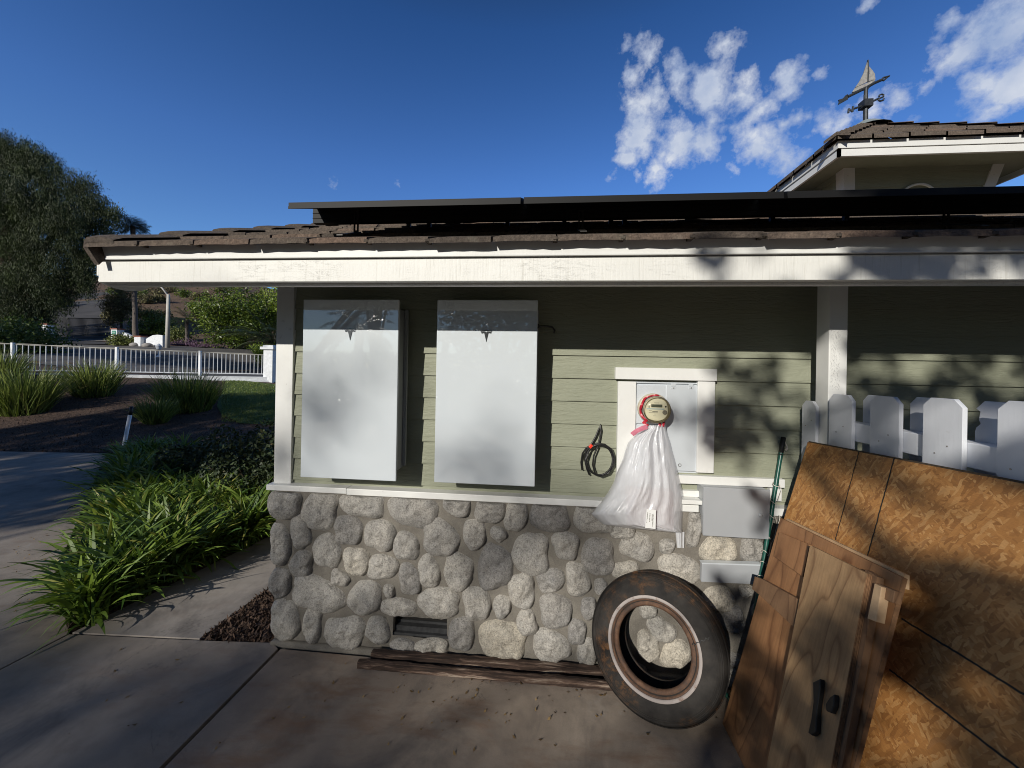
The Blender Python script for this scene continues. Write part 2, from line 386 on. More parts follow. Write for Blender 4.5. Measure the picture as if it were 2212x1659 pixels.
def m_osb():
    t = NT('oriented_strand_board')
    layers, hh = None, None
    wn = t.noise(7, 3, .6, None, 0.0, True); wv = t.N.new('ShaderNodeVectorMath'); wv.operation = 'MULTIPLY_ADD'; t.L.new(wn, wv.inputs[0]); wv.inputs[1].default_value = (.04, .04, .04); t.L.new(t.tc.outputs['Object'], wv.inputs[2])
    for i, (ang, sc) in enumerate(((.15, 58), (.9, 72), (1.7, 62), (2.5, 80), (-.45, 54), (.55, 86), (2.0, 66))):
        mp = t.N.new('ShaderNodeMapping'); mp.vector_type = 'TEXTURE'
        mp.inputs['Rotation'].default_value = (ang, 0, 0); mp.inputs['Scale'].default_value = (1, 3.6, .75); mp.inputs['Location'].default_value = (0, i * 1.7, i * 2.3)
        t.L.new(wv.outputs[0], mp.inputs['Vector'])
        v = t.N.new('ShaderNodeTexVoronoi'); v.inputs['Scale'].default_value = sc; t.L.new(mp.outputs[0], v.inputs['Vector'])
        sep = t.N.new('ShaderNodeSeparateColor'); t.L.new(v.outputs['Color'], sep.inputs[0])
        col = t.ramp(sep.outputs[0], (0.0, (.24, .095, .026)), (.3, (.41, .185, .052)), (.6, (.51, .25, .078)), (.88, (.66, .39, .16)), (1.0, (.24, .09, .026)))
        msk = t.ramp(sep.outputs[1], (.50 if i else 0.0, 0.0 if i else 1.0), (.52, 1.0))
        layers = col if layers is None else t.mix(msk, layers, col)
        hh = sep.outputs[2] if hh is None else t.mix(msk, hh, sep.outputs[2])
    layers = t.mix(.30, layers, (.46, .235, .075))
    grain = t.noise(60, 6, .75, t.vec((1, 1, 5), (.5, 0, 0)))
    c = t.mix(.75, layers, t.ramp(grain, (.3, .7), (.7, 1.15)), 'MULTIPLY')
    c = t.mix(.6, c, t.ramp(t.noise(2.2, 4, .6), (.3, (.72, .66, .62)), (.7, (1.08, 1.02, .95))), 'MULTIPLY')
    t.set('Base Color', c); t.set('Roughness', .6); t.bump(hh, .35, .002); return t.m
def m_ply(name, light, dark, ang=0.0, seed=0.0, rings=7.0):
    t = NT(name)
    v = t.vec((1, 2.3, .62), (ang, 0, 0), (seed, seed * 2.1, seed))
    n0 = t.noise(1.15, 2.5, .45, v, .35)                     # rotary-cut veneer: contour lines of a slow field
    fr = t.math('FRACT', t.math('MULTIPLY', n0, rings * 2.4))
    w = t.ramp(fr, (0.0, .35), (.10, 0.0), (.55, .10), (.86, .45), (.95, 1.0), (1.0, .45))
    n = t.noise(1, 6, .7, t.vec((30, 110, 5), (ang, 0, 0)))
    c = t.mix(t.math('MULTIPLY', w, .75), light, dark)
    c = t.mix(.6, c, t.ramp(n, (.3, .66), (.7, 1.14)), 'MULTIPLY')
    c = t.mix(.8, c, t.ramp(t.noise(2.6, 6, .68, t.vec((1, 1, 1), (0, 0, 0), (seed, 0, 3))), (.3, (.55, .50, .47)), (.6, (1.05, 1.0, .96))), 'MULTIPLY')
    t.set('Base Color', c); t.set('Roughness', .65); t.bump(n, .3, .002); return t.m
def m_leaf(name, c0, c1, rough=.45, trans=.18, yellow=None):
    t = NT(name)
    ti = t.attr()
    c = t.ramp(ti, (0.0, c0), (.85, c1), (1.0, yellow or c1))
    t.set('Base Color', c); t.set('Roughness', rough)
    tr = t.N.new('ShaderNodeBsdfTranslucent'); t.L.new(t.mix(.5, c, (.9, 1.0, .3), 'MULTIPLY'), tr.inputs['Color'])
    mx = t.N.new('ShaderNodeMixShader'); mx.inputs[0].default_value = trans
    t.L.new(t.b.outputs[0], mx.inputs[1]); t.L.new(tr.outputs[0], mx.inputs[2]); t.L.new(mx.outputs[0], t.out.inputs['Surface'])
    return t.m
def m_mulch():
    t = NT('bark_mulch')
    v = t.vor(34, t.vec((1, 2.4, 1), (0, 0, .5)), out='Color'); sep = t.N.new('ShaderNodeSeparateColor'); t.L.new(v, sep.inputs[0])
    c = t.ramp(sep.outputs[0], (0.0, (.030, .018, .012)), (.5, (.075, .045, .030)), (1.0, (.15, .095, .065)))
    t.set('Base Color', t.mix(.7, c, t.ramp(t.noise(1.1, 6, .65), (.3, .55), (.7, 1.3)), 'MULTIPLY')); t.set('Roughness', .95)
    t.bump(t.math('ADD', sep.outputs[1], t.noise(12, 5, .7)), 1.0, .03); return t.m
def m_asphalt():
    t = NT('asphalt')
    c = t.ramp(t.noise(.5, 7, .65), (.3, (.075, .070, .066)), (.7, (.125, .116, .108)))
    cr = t.ramp(t.noise(.22, 7, .65, None, 1.5), (.494, 0.0), (.5, 1.0), (.506, 0.0))
    t.set('Base Color', t.mix(t.math('MULTIPLY', cr, .7), t.mix(.5, c, t.ramp(t.noise(60, 3, .7), (.3, .7), (.7, 1.3)), 'MULTIPLY'), (.035, .035, .035)))
    t.set('Roughness', .9); t.bump(t.noise(90, 3, .7), .5, .004); return t.m
def m_hill():
    t = NT('dry_hillside')
    c = t.ramp(t.noise(.09, 8, .68), (.30, (.075, .045, .028)), (.48, (.125, .075, .043)), (.60, (.16, .105, .058)), (.72, (.085, .080, .034)))
    t.set('Base Color', t.mix(.7, c, t.ramp(t.noise(1.6, 7, .72), (.3, .45), (.7, 1.4)), 'MULTIPLY')); t.set('Roughness', .95)
    t.bump(t.noise(1.4, 7, .7), 1.0, .35); return t.m
def m_tyre():
    t = NT('rusty_rubber')
    rust = t.math('MULTIPLY', t.ramp(t.noise(22, 10, .82), (.47, 0.0), (.58, 1.0)), t.ramp(t.noise(2.6, 4, .6, t.vec((1, 1, 1), (0, 0, 0), (2.0, .4, 1))), (.47, 0.0), (.62, 1.0)))
    c = t.ramp(t.noise(10, 6, .65), (.3, (.016, .0145, .014)), (.7, (.046, .041, .036)))
    t.set('Base Color', t.mix(t.math('MULTIPLY', rust, .8), c, t.ramp(t.noise(45, 4, .6), (.3, (.11, .048, .022)), (.7, (.27, .135, .055)))))
    t.set('Roughness', .8); t.b.inputs['Specular IOR Level'].default_value = .25; t.bump(t.math('ADD', t.noise(60, 5, .7), rust), .6, .005); return t.m
def m_bead():
    t = NT('rusty_bead')
    t.set('Base Color', t.ramp(t.noise(14, 9, .75), (.3, (.035, .026, .022)), (.5, (.10, .052, .030)), (.68, (.20, .105, .058))))
    t.set('Roughness', .8); t.bump(t.noise(50, 5, .7), .6, .004); return t.m
def m_whitewall():
    t = NT('worn_whitewall')
    t.set('Base Color', t.mix(t.ramp(t.noise(20, 7, .75), (.56, 0.0), (.68, .8)), t.ramp(t.noise(6, 5, .6), (.3, (.28, .24, .22)), (.7, (.43, .385, .36))), (.16, .085, .055)))
    t.set('Roughness', .7); return t.m
def m_old_wood():
    t = NT('old_dark_lumber')
    g = t.noise(1, 7, .72, t.vec((3, 45, 45)), .5)
    c = t.ramp(g, (.34, (.012, .008, .006)), (.48, (.055, .032, .022)), (.57, (.17, .11, .08)), (.66, (.44, .36, .28)))
    t.set('Base Color', t.mix(.6, c, t.ramp(t.noise(2.2, 5, .6, t.vec((1, 3, 3))), (.3, .5), (.7, 1.3)), 'MULTIPLY')); t.set('Roughness', .85)
    t.bump(g, .9, .01); return t.m
def m_battery_glass():
    t = NT('white_glass_front')
    t.set('Base Color', (.68, .73, .76)); t.set('Roughness', .5); t.set('Coat Weight', 1.0); t.set('Coat Roughness', .015); t.set('Coat IOR', 2.3)
    t.b.inputs['Specular IOR Level'].default_value = .1
    return t.m
def m_bag():
    t = NT('thin_white_plastic')
    N, L = t.N, t.L
    t.set('Base Color', (.90, .91, .93)); t.set('Roughness', .30); t.set('Coat Weight', 1.0); t.set('Coat Roughness', .12)
    cz_ = t.noise(1, 3, .5, t.vec((42, 42, 6)), 1.2); fold = t.math('SUBTRACT', 1.0, t.math('ABSOLUTE', t.math('SUBTRACT', t.math('MULTIPLY', cz_, 4.0), 2.0)))
    t.bump(t.math('ADD', t.math('MULTIPLY', fold, .5), t.noise(16, 4, .6)), .4, .008)
    tr = N.new('ShaderNodeBsdfTranslucent'); tr.inputs['Color'].default_value = (.82, .83, .86, 1)
    tp = N.new('ShaderNodeBsdfTransparent'); tp.inputs['Color'].default_value = (.97, .97, 1, 1)
    m1 = N.new('ShaderNodeMixShader'); m1.inputs[0].default_value = .25; L.new(t.b.outputs[0], m1.inputs[1]); L.new(tr.outputs[0], m1.inputs[2])
    m2 = N.new('ShaderNodeMixShader'); m2.inputs[0].default_value = .25; L.new(m1.outputs[0], m2.inputs[1]); L.new(tp.outputs[0], m2.inputs[2])
    L.new(m2.outputs[0], t.out.inputs['Surface']); return t.m
def m_glass():
    t = NT('clear_meter_cover')
    g = t.N.new('ShaderNodeBsdfGlossy'); g.inputs['Roughness'].default_value = .03
    tp = t.N.new('ShaderNodeBsdfTransparent'); tp.inputs['Color'].default_value = (.93, .92, .85, 1)
    fr = t.N.new('ShaderNodeFresnel'); fr.inputs['IOR'].default_value = 1.45
    mx = t.N.new('ShaderNodeMixShader'); t.L.new(fr.outputs[0], mx.inputs[0]); t.L.new(tp.outputs[0], mx.inputs[1]); t.L.new(g.outputs[0], mx.inputs[2])
    t.L.new(mx.outputs[0], t.out.inputs['Surface']); return t.m
def m_grass():
    t = NT('lawn_grass')
    t.set('Base Color', t.ramp(t.noise(9, 6, .7), (.3, (.040, .080, .014)), (.7, (.12, .18, .036)))); t.set('Roughness', .9); t.bump(t.noise(70, 4, .7), 1.0, .02); return t.m

M = dict(
    old_asphalt=simple('old_asphalt', (.055, .051, .048), .92, var=.35, scale=.6, bump=.5, bscale=3),
    fascia=m_paint_weathered(), white=m_paint_white(), picket=m_paint_white('picket_paint', (.74, .76, .80)), siding=m_siding(), stone=m_stone(), mortar=m_mortar(),
    slab_warm=m_concrete('stained_concrete', (.235, .185, .145), (.38, .315, .25), .55), slab=m_concrete('grey_concrete', (.225, .19, .155), (.345, .295, .245), .25),
    walk=m_concrete('path_concrete', (.25, .22, .19), (.37, .33, .29), .15), joint=simple('dark_joint', (.03, .028, .025), .95),
    tile=m_tile(), osb=m_osb(), osb_edge=simple('board_edge', (.075, .055, .035), .9, var=.4, scale=50), ink=simple('black_line', (.018, .018, .016), .8),
    ply_warm=m_ply('warm_plywood', (.36, .185, .082), (.13, .05, .018), .25, 1.3, 5), ply_pale=m_ply('weathered_plywood', (.42, .275, .145), (.17, .085, .038), .35, 3.1, 4),
    ply_dark=m_ply('brown_plywood', (.24, .14, .075), (.08, .036, .018), .1, 5.2, 8), ply_edge=simple('plywood_edge', (.20, .105, .05), .75, var=.25, scale=60), pale_wood=simple('pale_pine', (.50, .34, .20), .6, var=.2, scale=14),
    tyre=m_tyre(), bead=m_bead(), whitewall=m_whitewall(), lumber=m_old_wood(), batt=m_battery_glass(),
    batt_side=simple('grey_side', (.30, .31, .31), .5, var=.05), batt_dark=simple('dark_bracket', (.05, .05, .05), .5), chrome=simple('dark_chrome', (.22, .22, .22), .18, 1.0, var=.02),
    steel=simple('pale_grey_steel', (.60, .64, .67), .42, .15, var=.04, scale=3, bump=.05), grey_paint=simple('grey_enamel', (.36, .375, .39), .42, var=.05, scale=4),
    screw=simple('screw_metal', (.35, .34, .33), .35, .8), meter_rim=simple('cream_plastic', (.52, .46, .35), .35, var=.06), meter_face=simple('meter_dial', (.70, .675, .56), .5, var=.04),
    lcd=simple('liquid_crystal', (.085, .095, .075), .3, var=.1), print_ink=simple('printed_ink', (.20, .19, .17), .7), blue_ink=simple('blue_band', (.36, .47, .54), .6), glass=m_glass(),
    red=simple('red_tape', (.42, .02, .035), .35, var=.2, scale=40), pink=simple('pink_tape', (.62, .20, .27), .4, var=.15, scale=40), red_tie=simple('red_wrap', (.75, .04, .015), .4),
    bag=m_bag(), parcel=simple('pinkish_card', (.46, .32, .31), .8, var=.06), paper=simple('white_paper', (.80, .80, .78), .7, var=.02),
    cable=simple('black_rubber', (.012, .012, .012), .4), green=simple('dark_green_stake', (.010, .075, .055), .35, var=.3, scale=30), string=simple('cotton_string', (.62, .58, .50), .9), black=simple('black_iron', (.012, .012, .012), .5, var=.3),
    solar=simple('black_anodised', (.006, .006, .006), .6, 0, var=.1, spec=.3), cell=simple('solar_glass', (.012, .016, .03), .08, var=.1), bracket=simple('black_steel', (.03, .028, .025), .5, .5),
    mulch=m_mulch(), asphalt=m_asphalt(), hill=m_hill(), grass=m_grass(), curbw=simple('white_stucco', (.70, .72, .74), .8, var=.14, scale=9, bump=.6, bscale=30),
    vane=simple('weathered_copper', (.045, .05, .055), .55, .5, var=.35, scale=20), sail=simple('aged_tin', (.42, .40, .36), .5, .4, var=.3, scale=22), lead=simple('lead_flashing', (.30, .34, .33), .6, .2),
    trunk=simple('tree_bark', (.085, .062, .045), .9, var=.4, scale=9, bump=.8, bscale=25), palm_trunk=simple('palm_bark', (.12, .10, .085), .9, var=.3, scale=16, bump=.8, bscale=14),
    agap=m_leaf('agapanthus_leaf', (.035, .085, .012), (.22, .31, .042), .5, .22, (.30, .27, .06)), blade=m_leaf('lily_blade', (.065, .098, .022), (.25, .30, .065), .42, .2, (.25, .22, .09)),
    hedge=m_leaf('hedge_leaf', (.014, .028, .010), (.050, .070, .022), .62, .12, (.13, .035, .015)), pepper=m_leaf('pepper_leaf', (.010, .022, .005), (.055, .080, .017), .65, .16),
    ficus=m_leaf('glossy_leaf', (.035, .070, .010), (.17, .23, .028), .42, .22), lime=m_leaf('lime_leaf', (.09, .15, .012), (.24, .32, .035), .45, .22), scrub=m_leaf('scrub_leaf', (.05, .05, .022), (.20, .18, .075), .7, .12),
    palm=m_leaf('palm_frond', (.022, .040, .016), (.070, .098, .038), .42, .12), mauve=m_leaf('mauve_flower', (.085, .055, .085), (.22, .12, .20), .7, .15), euph=m_leaf('euphorbia', (.06, .085, .018), (.18, .20, .045), .6, .15),
    shade_leaf=m_leaf('broad_leaf', (.022, .045, .012), (.075, .11, .03), .5, .10), dead=m_leaf('dead_leaf', (.09, .055, .025), (.30, .20, .085), .8, .1),
    sign=simple('green_sign', (.01, .19, .12), .5), pole=simple('pale_concrete_pole', (.50, .48, .44), .75, 0), white_plain=simple('white_plastic', (.76, .78, .80), .45, var=.05), terracotta=simple('red_coping', (.25, .10, .07), .85), rock=simple('grey_boulder', (.30, .28, .26), .9, var=.3, bump=.6, bscale=12), soil=simple('recess_shade', (.02, .018, .016), .95),
    chip=simple('bark_chip', (.075, .045, .030), .9, var=.6, scale=25), peel=simple('peeling_edge', (.62, .56, .40), .8, var=.3, scale=30),
)

# ------------------------------------------------------------------ the lie of the land
def cam_ud(x, y):
    dx, dy = x - CAM[0], y - CAM[1]
    return dx * _r0[0] + dy * _r0[1], dx * _fw[0] + dy * _fw[1]
def from_ud(u, d): return CAM[0] + _r0[0] * u + _fw[0] * d, CAM[1] + _r0[1] * u + _fw[1] * d
def fence_d(u): return max(9.5, min(20.0, 15.8 + (u + 9.9) * .524))
def fence_z(u): return max(.4, min(1.7, 1.18 - (u + 9.9) * .046))
BED0 = 7.85
def height(x, y):
    u, d = cam_ud(x, y)
    if d < BED0: return -.03
    if u > -3: k = max(0.0, 1 - (u + 3) / 4.0)
    else: k = 1.0
    uc = max(-22, min(-4, u)); fd, fz = fence_d(uc), fence_z(uc)
    if d < fd:
        t = (d - BED0) / (fd - BED0); h = -.03 + (fz + .03) * (t * .75 + .25 * t * t * (3 - 2 * t))
    elif d < fd + 6: h = fz + .02 * (d - fd)
    else:
        e = fd + 6; h = fz + .12
        d1 = max(e + 4, 30.0)
        h1 = 3.45
        if d < d1: h += (h1 - h) * (d - e) / (d1 - e)
        else:
            h = h1 + (.276 if u / d < -.71 else max(.245, .276 - .6 * (u / d + .71))) * (min(d, 135) - d1) - .05 * max(0, d - 135)
            h += mnoise.noise(Vector((x * .06, y * .06, 0))) * min(1.2, (d - d1) * .05) + mnoise.noise(Vector((x * .2, y * .2, 3))) * min(.4, (d - d1) * .02)
    return -.03 + (h + .03) * k
def ground_hit(px, py):
    r = ray(px, py); t = 1.0
    while t < 200:
        p = CAM + r * t
        if p[2] <= height(p[0], p[1]): break
        t *= 1.01
    return Vector((p[0], p[1], height(p[0], p[1])))

def build_ground():
    b = MB(); n = 144
    rad = [0.0, 1.5, 3, 4.5, 6, 7, 7.6, 8, 8.5, 9.2, 10, 11, 12, 13, 14, 15, 16, 17, 18, 19.5, 21, 23, 25, 27.5, 30, 33, 36, 40, 45, 50, 56, 63, 70, 80, 90, 105, 120, 135, 160, 220, 400, 900]
    V, Fc = [], []
    for r_ in rad:
        for j in range(n):
            a = 2 * math.pi * j / n
            x, y = CAM[0] + r_ * math.sin(a), CAM[1] + r_ * math.cos(a); V.append((x, y, height(x, y) - .03))
    for i in range(len(rad) - 1):
        for j in range(n): Fc.append((i*n+j, i*n+(j+1)%n, (i+1)*n+(j+1)%n, (i+1)*n+j))
    b.add(V, Fc); o = b.build('ground', M['hill'], smooth=True, recalc=False); tag(o, kind='structure'); return o
build_ground()
def patch(name, mat_, ds, px0, px1, off, nx=14, kind='structure'):
    """a sheet that follows the land: for each depth, a span of columns"""
    P = []
    for i, d in enumerate(ds):
        a, c = px0[i] if isinstance(px0, list) else px0, px1[i] if isinstance(px1, list) else px1
        row = []
        for k in range(nx + 1):
            u = ((a + (c - a) * k / nx) - CX) / F * d; x, y = from_ud(u, d); row.append((x, y, height(x, y) + off))
        P.append(row)
    b = MB(); b.grid(P); o = b.build(name, mat_, smooth=True); tag(o, kind=kind); return o
def lin(a, b, n): return [a + (b - a) * i / (n - 1) for i in range(n)]
patch('mulch_bed', M['mulch'], lin(BED0, 15.6, 26), -500, 640, .012, 44)
patch('street', M['asphalt'], lin(15.7, 26, 18), -700, 640, .02, 44)
patch('hill_road', M['old_asphalt'], lin(26.3, 75, 30), lin(-40, 190, 30), lin(330, 236, 30), .06, 10)
patch('road_gutter', M['walk'], lin(29.2, 30.2, 3), 60, 236, .10, 8)
patch('lawn', M['grass'], lin(10.4, 15.3, 14), [520, 500, 480, 475, 470, 472, 475, 478, 480, 482, 484, 486, 488, 490], 660, .03, 10)

def flat(name, mat_, pts, z=0.0, thick=.06):
    b = MB(); b.prism([(p[0], p[1], z - thick) for p in pts], (0, 0, thick)); o = b.build(name, mat_, bevel=.003); tag(o, kind='structure'); return o
def g(px, py): p = atZ(px, py, 0.0); return (p.x, p.y)
A0, A1 = g(603, 1401), g(347, 1659)                 # joint between the two slabs
def ext(p, q, t): return (p[0] + (q[0] - p[0]) * t, p[1] + (q[1] - p[1]) * t)
A2 = ext(A0, A1, 8)
C0, C1 = g(153, 1368), g(429, 1381)                 # joint where the path starts
K = g(588, 1388)
B1 = g(0, 1447); B2 = ext(C0, B1, 6)
T1 = g(586, 1266)
Q = .004
flat('driveway', M['slab_warm'], [(A0[0] + .012, A0[1]), (6, A0[1] - .02), (6, -9), (A2[0] + .012, A2[1] - 1)])
flat('walkway_slab', M['slab'], [(A0[0] - .008, A0[1]), (A2[0] - .008, A2[1]), B2, (C0[0], C0[1] - .008), (C1[0], C1[1] - .008), K])
# path along the side of the house
pd = Vector((T1[0] - C1[0], T1[1] - C1[1])).normalized()
E0, E1 = g(153, 1366), g(582, 1157)
pe = Vector((E1[0] - E0[0], E1[1] - E0[1])).normalized()
flat('path', M['walk'], [(C0[0], C0[1] + .008), (C1[0], C1[1] + .008), (C1[0] + pd.x * 5, C1[1] + pd.y * 5), (E0[0] + pe.x * 6, E0[1] + pe.y * 6)])
# the drive on the left, up to the mulch bed
W0 = g(133, 1312); wl = g(300, 1010)
def fd_(u, d): return from_ud(u, d)
flat('side_driveway', M['slab'], [(C0[0] - .012, C0[1]), (B2[0] - .006, B2[1] + .012), (-14, B2[1]), fd_(-14, BED0), fd_(-6.4, BED0), g(215, 1010), g(120, 1240)], 0.0)
o = MB(); o.prism([(*g(600, 1402), -.02), (*g(600, 1402), -.02), (*g(340, 1664), -.02)], (0, 0, .001)) if False else None
def soil():
    b = MB(); P = []
    pts_l = [g(146, 1368), g(120, 1245), g(215, 1012), g(290, 965)]
    pts_r = [g(154, 1364), g(330, 1279), g(582, 1157), (E0[0] + pe.x * 6, E0[1] + pe.y * 6)]
    for a, c in zip(pts_l, pts_r):
        P.append([(a[0] + (c[0] - a[0]) * k / 8, a[1] + (c[1] - a[1]) * k / 8, -.015 + .06 * math.sin(math.pi * k / 8)) for k in range(9)])
    b.grid(P); tag(b.build('planter_soil', M['mulch']), kind='structure')
    b = MB(); b.add([(*C1, -.012), (*T1, -.012), (T1[0] + .8, T1[1] + 1.5, -.012), (-1.7, .9, -.012), (*K, -.012)], [(0, 1, 2, 3, 4)]); tag(b.build('corner_mulch', M['mulch']), kind='structure')
soil()

# ------------------------------------------------------------------ the house
XL, EAVE_Y = -1.845, -.67
house = thing('house', (XL, 0, 0), 'low sage green house with cobblestone base and brown tile roof', 'house')
def siding(b):
    z0 = 1.227 - .146 * 2
    def run(xa, xb):
        for k in range(14):
            za = z0 + .146 * k
            if za > 2.42: break
            # lap profile: thick bottom edge, thin top
            x0 = xa
            prof = [(-.016, za), (-.016, za), (-.003, za + .1465), (.02, za + .1465), (.02, za)]
            b.prism([(x0, p[0], p[1]) for p in (prof[1], prof[2], prof[3], prof[4])], (xb - xa, 0, 0))
    run(-1.72, 7.0)
    for k in range(11):                                # the side wall round the corner
        za = z0 + .146 * k
        b.prism([(XL + .002, 0.03, za), (XL + .010, .03, za + .1465), (XL + .03, .03, za + .1465), (XL + .03, .03, za)], (0, 6.5, 0))
part('siding', M['siding'], house, siding)
part('corner_board', M['white'], house, lambda b: (b.box((XL, -.030, 1.045), (-1.722, -.001, 2.60)), b.box((XL - .002, -.001, 1.045), (XL + .02, .10, 2.60))), bevel=.003)
def sill(b):
    b.box((XL - .018, -.078, 1.020), (-1.30, -.002, 1.058)); b.box((-1.298, -.081, 1.016), (.93, -.002, 1.058))
    b.box((1.33, -.081, 1.016), (7, -.002, 1.062)); b.box((XL - .018, -.002, 1.020), (XL + .01, 6.5, 1.056))
part('sill_board', M['white'], house, sill, bevel=.004)

# stone base: a mortar bed with cobbles set in it
STONES = []
for s_ in ((158,165,90,95,0),(358,205,92,118,10),(595,170,132,72,0),(885,205,138,98,0),(1133,175,80,62,5),(1322,200,85,82,0),(1468,232,62,100,10),(1662,235,108,98,0),
           (250,325,55,95,-12),(520,318,82,80,0),(700,345,85,90,8),(845,408,72,82,0),(1042,362,108,102,10),(1235,340,68,85,-5),(1370,338,48,40,40),(1552,455,108,115,0),(1750,402,78,82,0),
           (135,398,52,115,0),(398,435,78,100,5),(250,508,62,75,0),(565,495,72,78,0),(712,528,82,70,0),(975,552,62,95,-10),(865,595,60,85,-5),(1142,552,85,105,20),(1352,530,98,132,0),
           (132,615,52,88,0),(345,680,155,90,20),(472,588,58,42,25),(615,700,95,100,0),(748,660,33,38,0),(800,752,100,50,3),(1035,728,122,88,0),(1245,735,72,102,-5),(1390,748,55,62,0),(1500,660,78,95,-10),(1665,600,78,70,-20),(1820,600,68,95,-5),
           (160,825,82,110,0),(312,855,52,102,8),(495,895,110,90,0),(685,885,66,78,0),(1160,905,72,98,0),(1390,945,138,108,0),(1530,840,60,72,-15),(1695,775,95,92,0),(1670,975,112,85,0),(1815,895,55,68,0),(1870,1010,55,85,0),(825,972,78,38,0),(985,982,95,48,0),(1880,760,45,60,0)):
    STONES.append((960 + s_[0] * .6632, 1780 + s_[1] * .6632, s_[2] * .69, s_[3] * .69, s_[4]))
for s_ in ((245,325,112,115,0),(492,255,110,95,15),(680,255,52,50,0),(420,410,90,65,0),(262,515,50,50,0),(760,400,135,95,0),(855,140,48,130,0),(1010,275,120,85,0),(1225,275,75,90,0),(1010,590,105,85,0),(1185,545,40,40,0),
           (645,785,100,75,38),(560,890,75,95,0),(740,940,95,95,0),(560,660,60,50,0),(1105,720,75,90,0),(1110,1010,60,80,0),(1150,1112,80,40,0),(800,720,60,70,0),(300,700,80,90,0),(330,900,90,100,0),(480,1060,80,60,0),(1290,470,70,60,0),(1290,700,80,100,0),(1290,930,75,100,0),(930,830,80,90,0),(950,1020,80,80,0)):
    STONES.append((2100 + s_[0] * .5906, 1900 + s_[1] * .5906, s_[2] * .5906, s_[3] * .5906, s_[4]))
STONES.append((2238, 1941, 92, 66, 0)); STONES.append((2335, 1990, 50, 40, 0))
VENT = (atY(848, 1331, -.07), atY(964, 1383, -.07))
def stone_base(b):
    vx0, vx1, vz0, vz1 = VENT[0].x, VENT[1].x, VENT[1].z, VENT[0].z
    xs = sorted(set([-1.80 + .035 * i for i in range(245)] + [vx0, vx1])); zs = sorted(set([-.05 + .035 * i for i in range(31)] + [1.02, vz0, vz1]))
    def Y(x, z): return -.060 + .012 * mnoise.noise(Vector((x * 7, z * 7, 2))) + .006 * mnoise.noise(Vector((x * 25, z * 25, 5)))
    idx = {}
    V = []
    for i, x in enumerate(xs):
        for k, z in enumerate(zs):
            idx[i, k] = len(V); V.append((x, Y(x, z), z))
    Fs = []
    for i in range(len(xs) - 1):
        for k in range(len(zs) - 1):
            if xs[i] >= vx0 - 1e-6 and xs[i+1] <= vx1 + 1e-6 and zs[k] >= vz0 - 1e-6 and zs[k+1] <= vz1 + 1e-6: continue
            Fs.append((idx[i,k], idx[i+1,k], idx[i+1,k+1], idx[i,k+1]))
    b.add(V, Fs, 0)
    b.box((-1.80, -.04, -.05), (vx0, .0, 1.018), 0); b.box((vx1, -.04, -.05), (7, 0, 1.018), 0)
    b.box((vx0, -.04, vz1), (vx1, 0, 1.018), 0); b.box((vx0, -.04, -.05), (vx1, 0, vz0), 0)
    b.box((-1.80, 0, -.05), (-1.6, 6.5, 1.018), 0)
    b.box((-1.80, -.095, -.03), (7, -.05, .018), 0)
    NA, NR = 30, 9
    for n_, (sx, sy, rx, ry, ang) in enumerate(STONES):
        c = atY(sx / 1.736, sy / 1.736, -.075)
        dep = (c - Vector(CAM)).dot(Vector(_fw)); k = dep / F / 1.736
        dx = atY((sx + 10) / 1.736, sy / 1.736, -.075).x - c.x
        rX, rZ = rx * dx / 10, ry * k
        if c.x < -1.72: rX = max(rX, .075)
        rr = random.Random(n_ * 13 + 1); ph = [rr.uniform(0, 6.28) for _ in range(3)]; tint = min(1, max(0.05, rr.gauss(.55, .19)))
        depth = .036 + .17 * min(rX, rZ) * rr.uniform(.6, 1.1); p_ = rr.uniform(2.2, 3.3); sgn = rr.uniform(-1, 1) * .12; sgn2 = rr.uniform(-1, 1) * .10
        ca, sa = math.cos(-R(ang)), math.sin(-R(ang))
        V = [None]; rings = []
        for i in range(1, NR + 1):
            q = i / NR; ring = []
            for j in range(NA):
                th = 2 * math.pi * j / NA
                rad = (abs(math.cos(th)) ** p_ + abs(math.sin(th)) ** p_) ** (-1 / p_)
                rad *= 1 + .055 * math.sin(2 * th + ph[0]) + .05 * math.sin(3 * th + ph[1]) + .03 * math.sin(5 * th + ph[2])
                lx, lz = rX * rad * math.cos(th) * q, rZ * rad * math.sin(th) * q
                lx += sgn * lz * .5 + sgn2 * rX * (lz / rZ) ** 2
                X, Z = ca * lx - sa * lz, sa * lx + ca * lz
                hgt = depth * max(0.0, 1 - q ** 3.4) ** .50
                nz = mnoise.fractal(Vector((X * 14 + n_ * 3.7, Z * 14, n_)), .9, 2.1, 4) * .021 * min(1, (1.15 - q) * 3)
                flat_ = mnoise.noise(Vector((X * 6 + n_, Z * 6, 9))) * .016 * (1 - q)
                yy = c.y + .020 - hgt + nz + flat_
                zz = c.z + Z
                if zz > 1.012: zz = 1.012 - (zz - 1.012) * .1
                ring.append((c.x + X, yy, zz))
            rings.append(ring)
        cen = (sum(p[0] for p in rings[0]) / NA, sum(p[1] for p in rings[0]) / NA - .0015, sum(p[2] for p in rings[0]) / NA)
        VV = [cen] + [p for r_ in rings for p in r_]
        FF = [(0, 1 + j, 1 + (j + 1) % NA) for j in range(NA)]
        for i in range(NR - 1):
            FF += [(1 + i*NA + j, 1 + (i+1)*NA + j, 1 + (i+1)*NA + (j+1) % NA, 1 + i*NA + (j+1) % NA) for j in range(NA)]
        b.add(VV, FF, 1, tint)
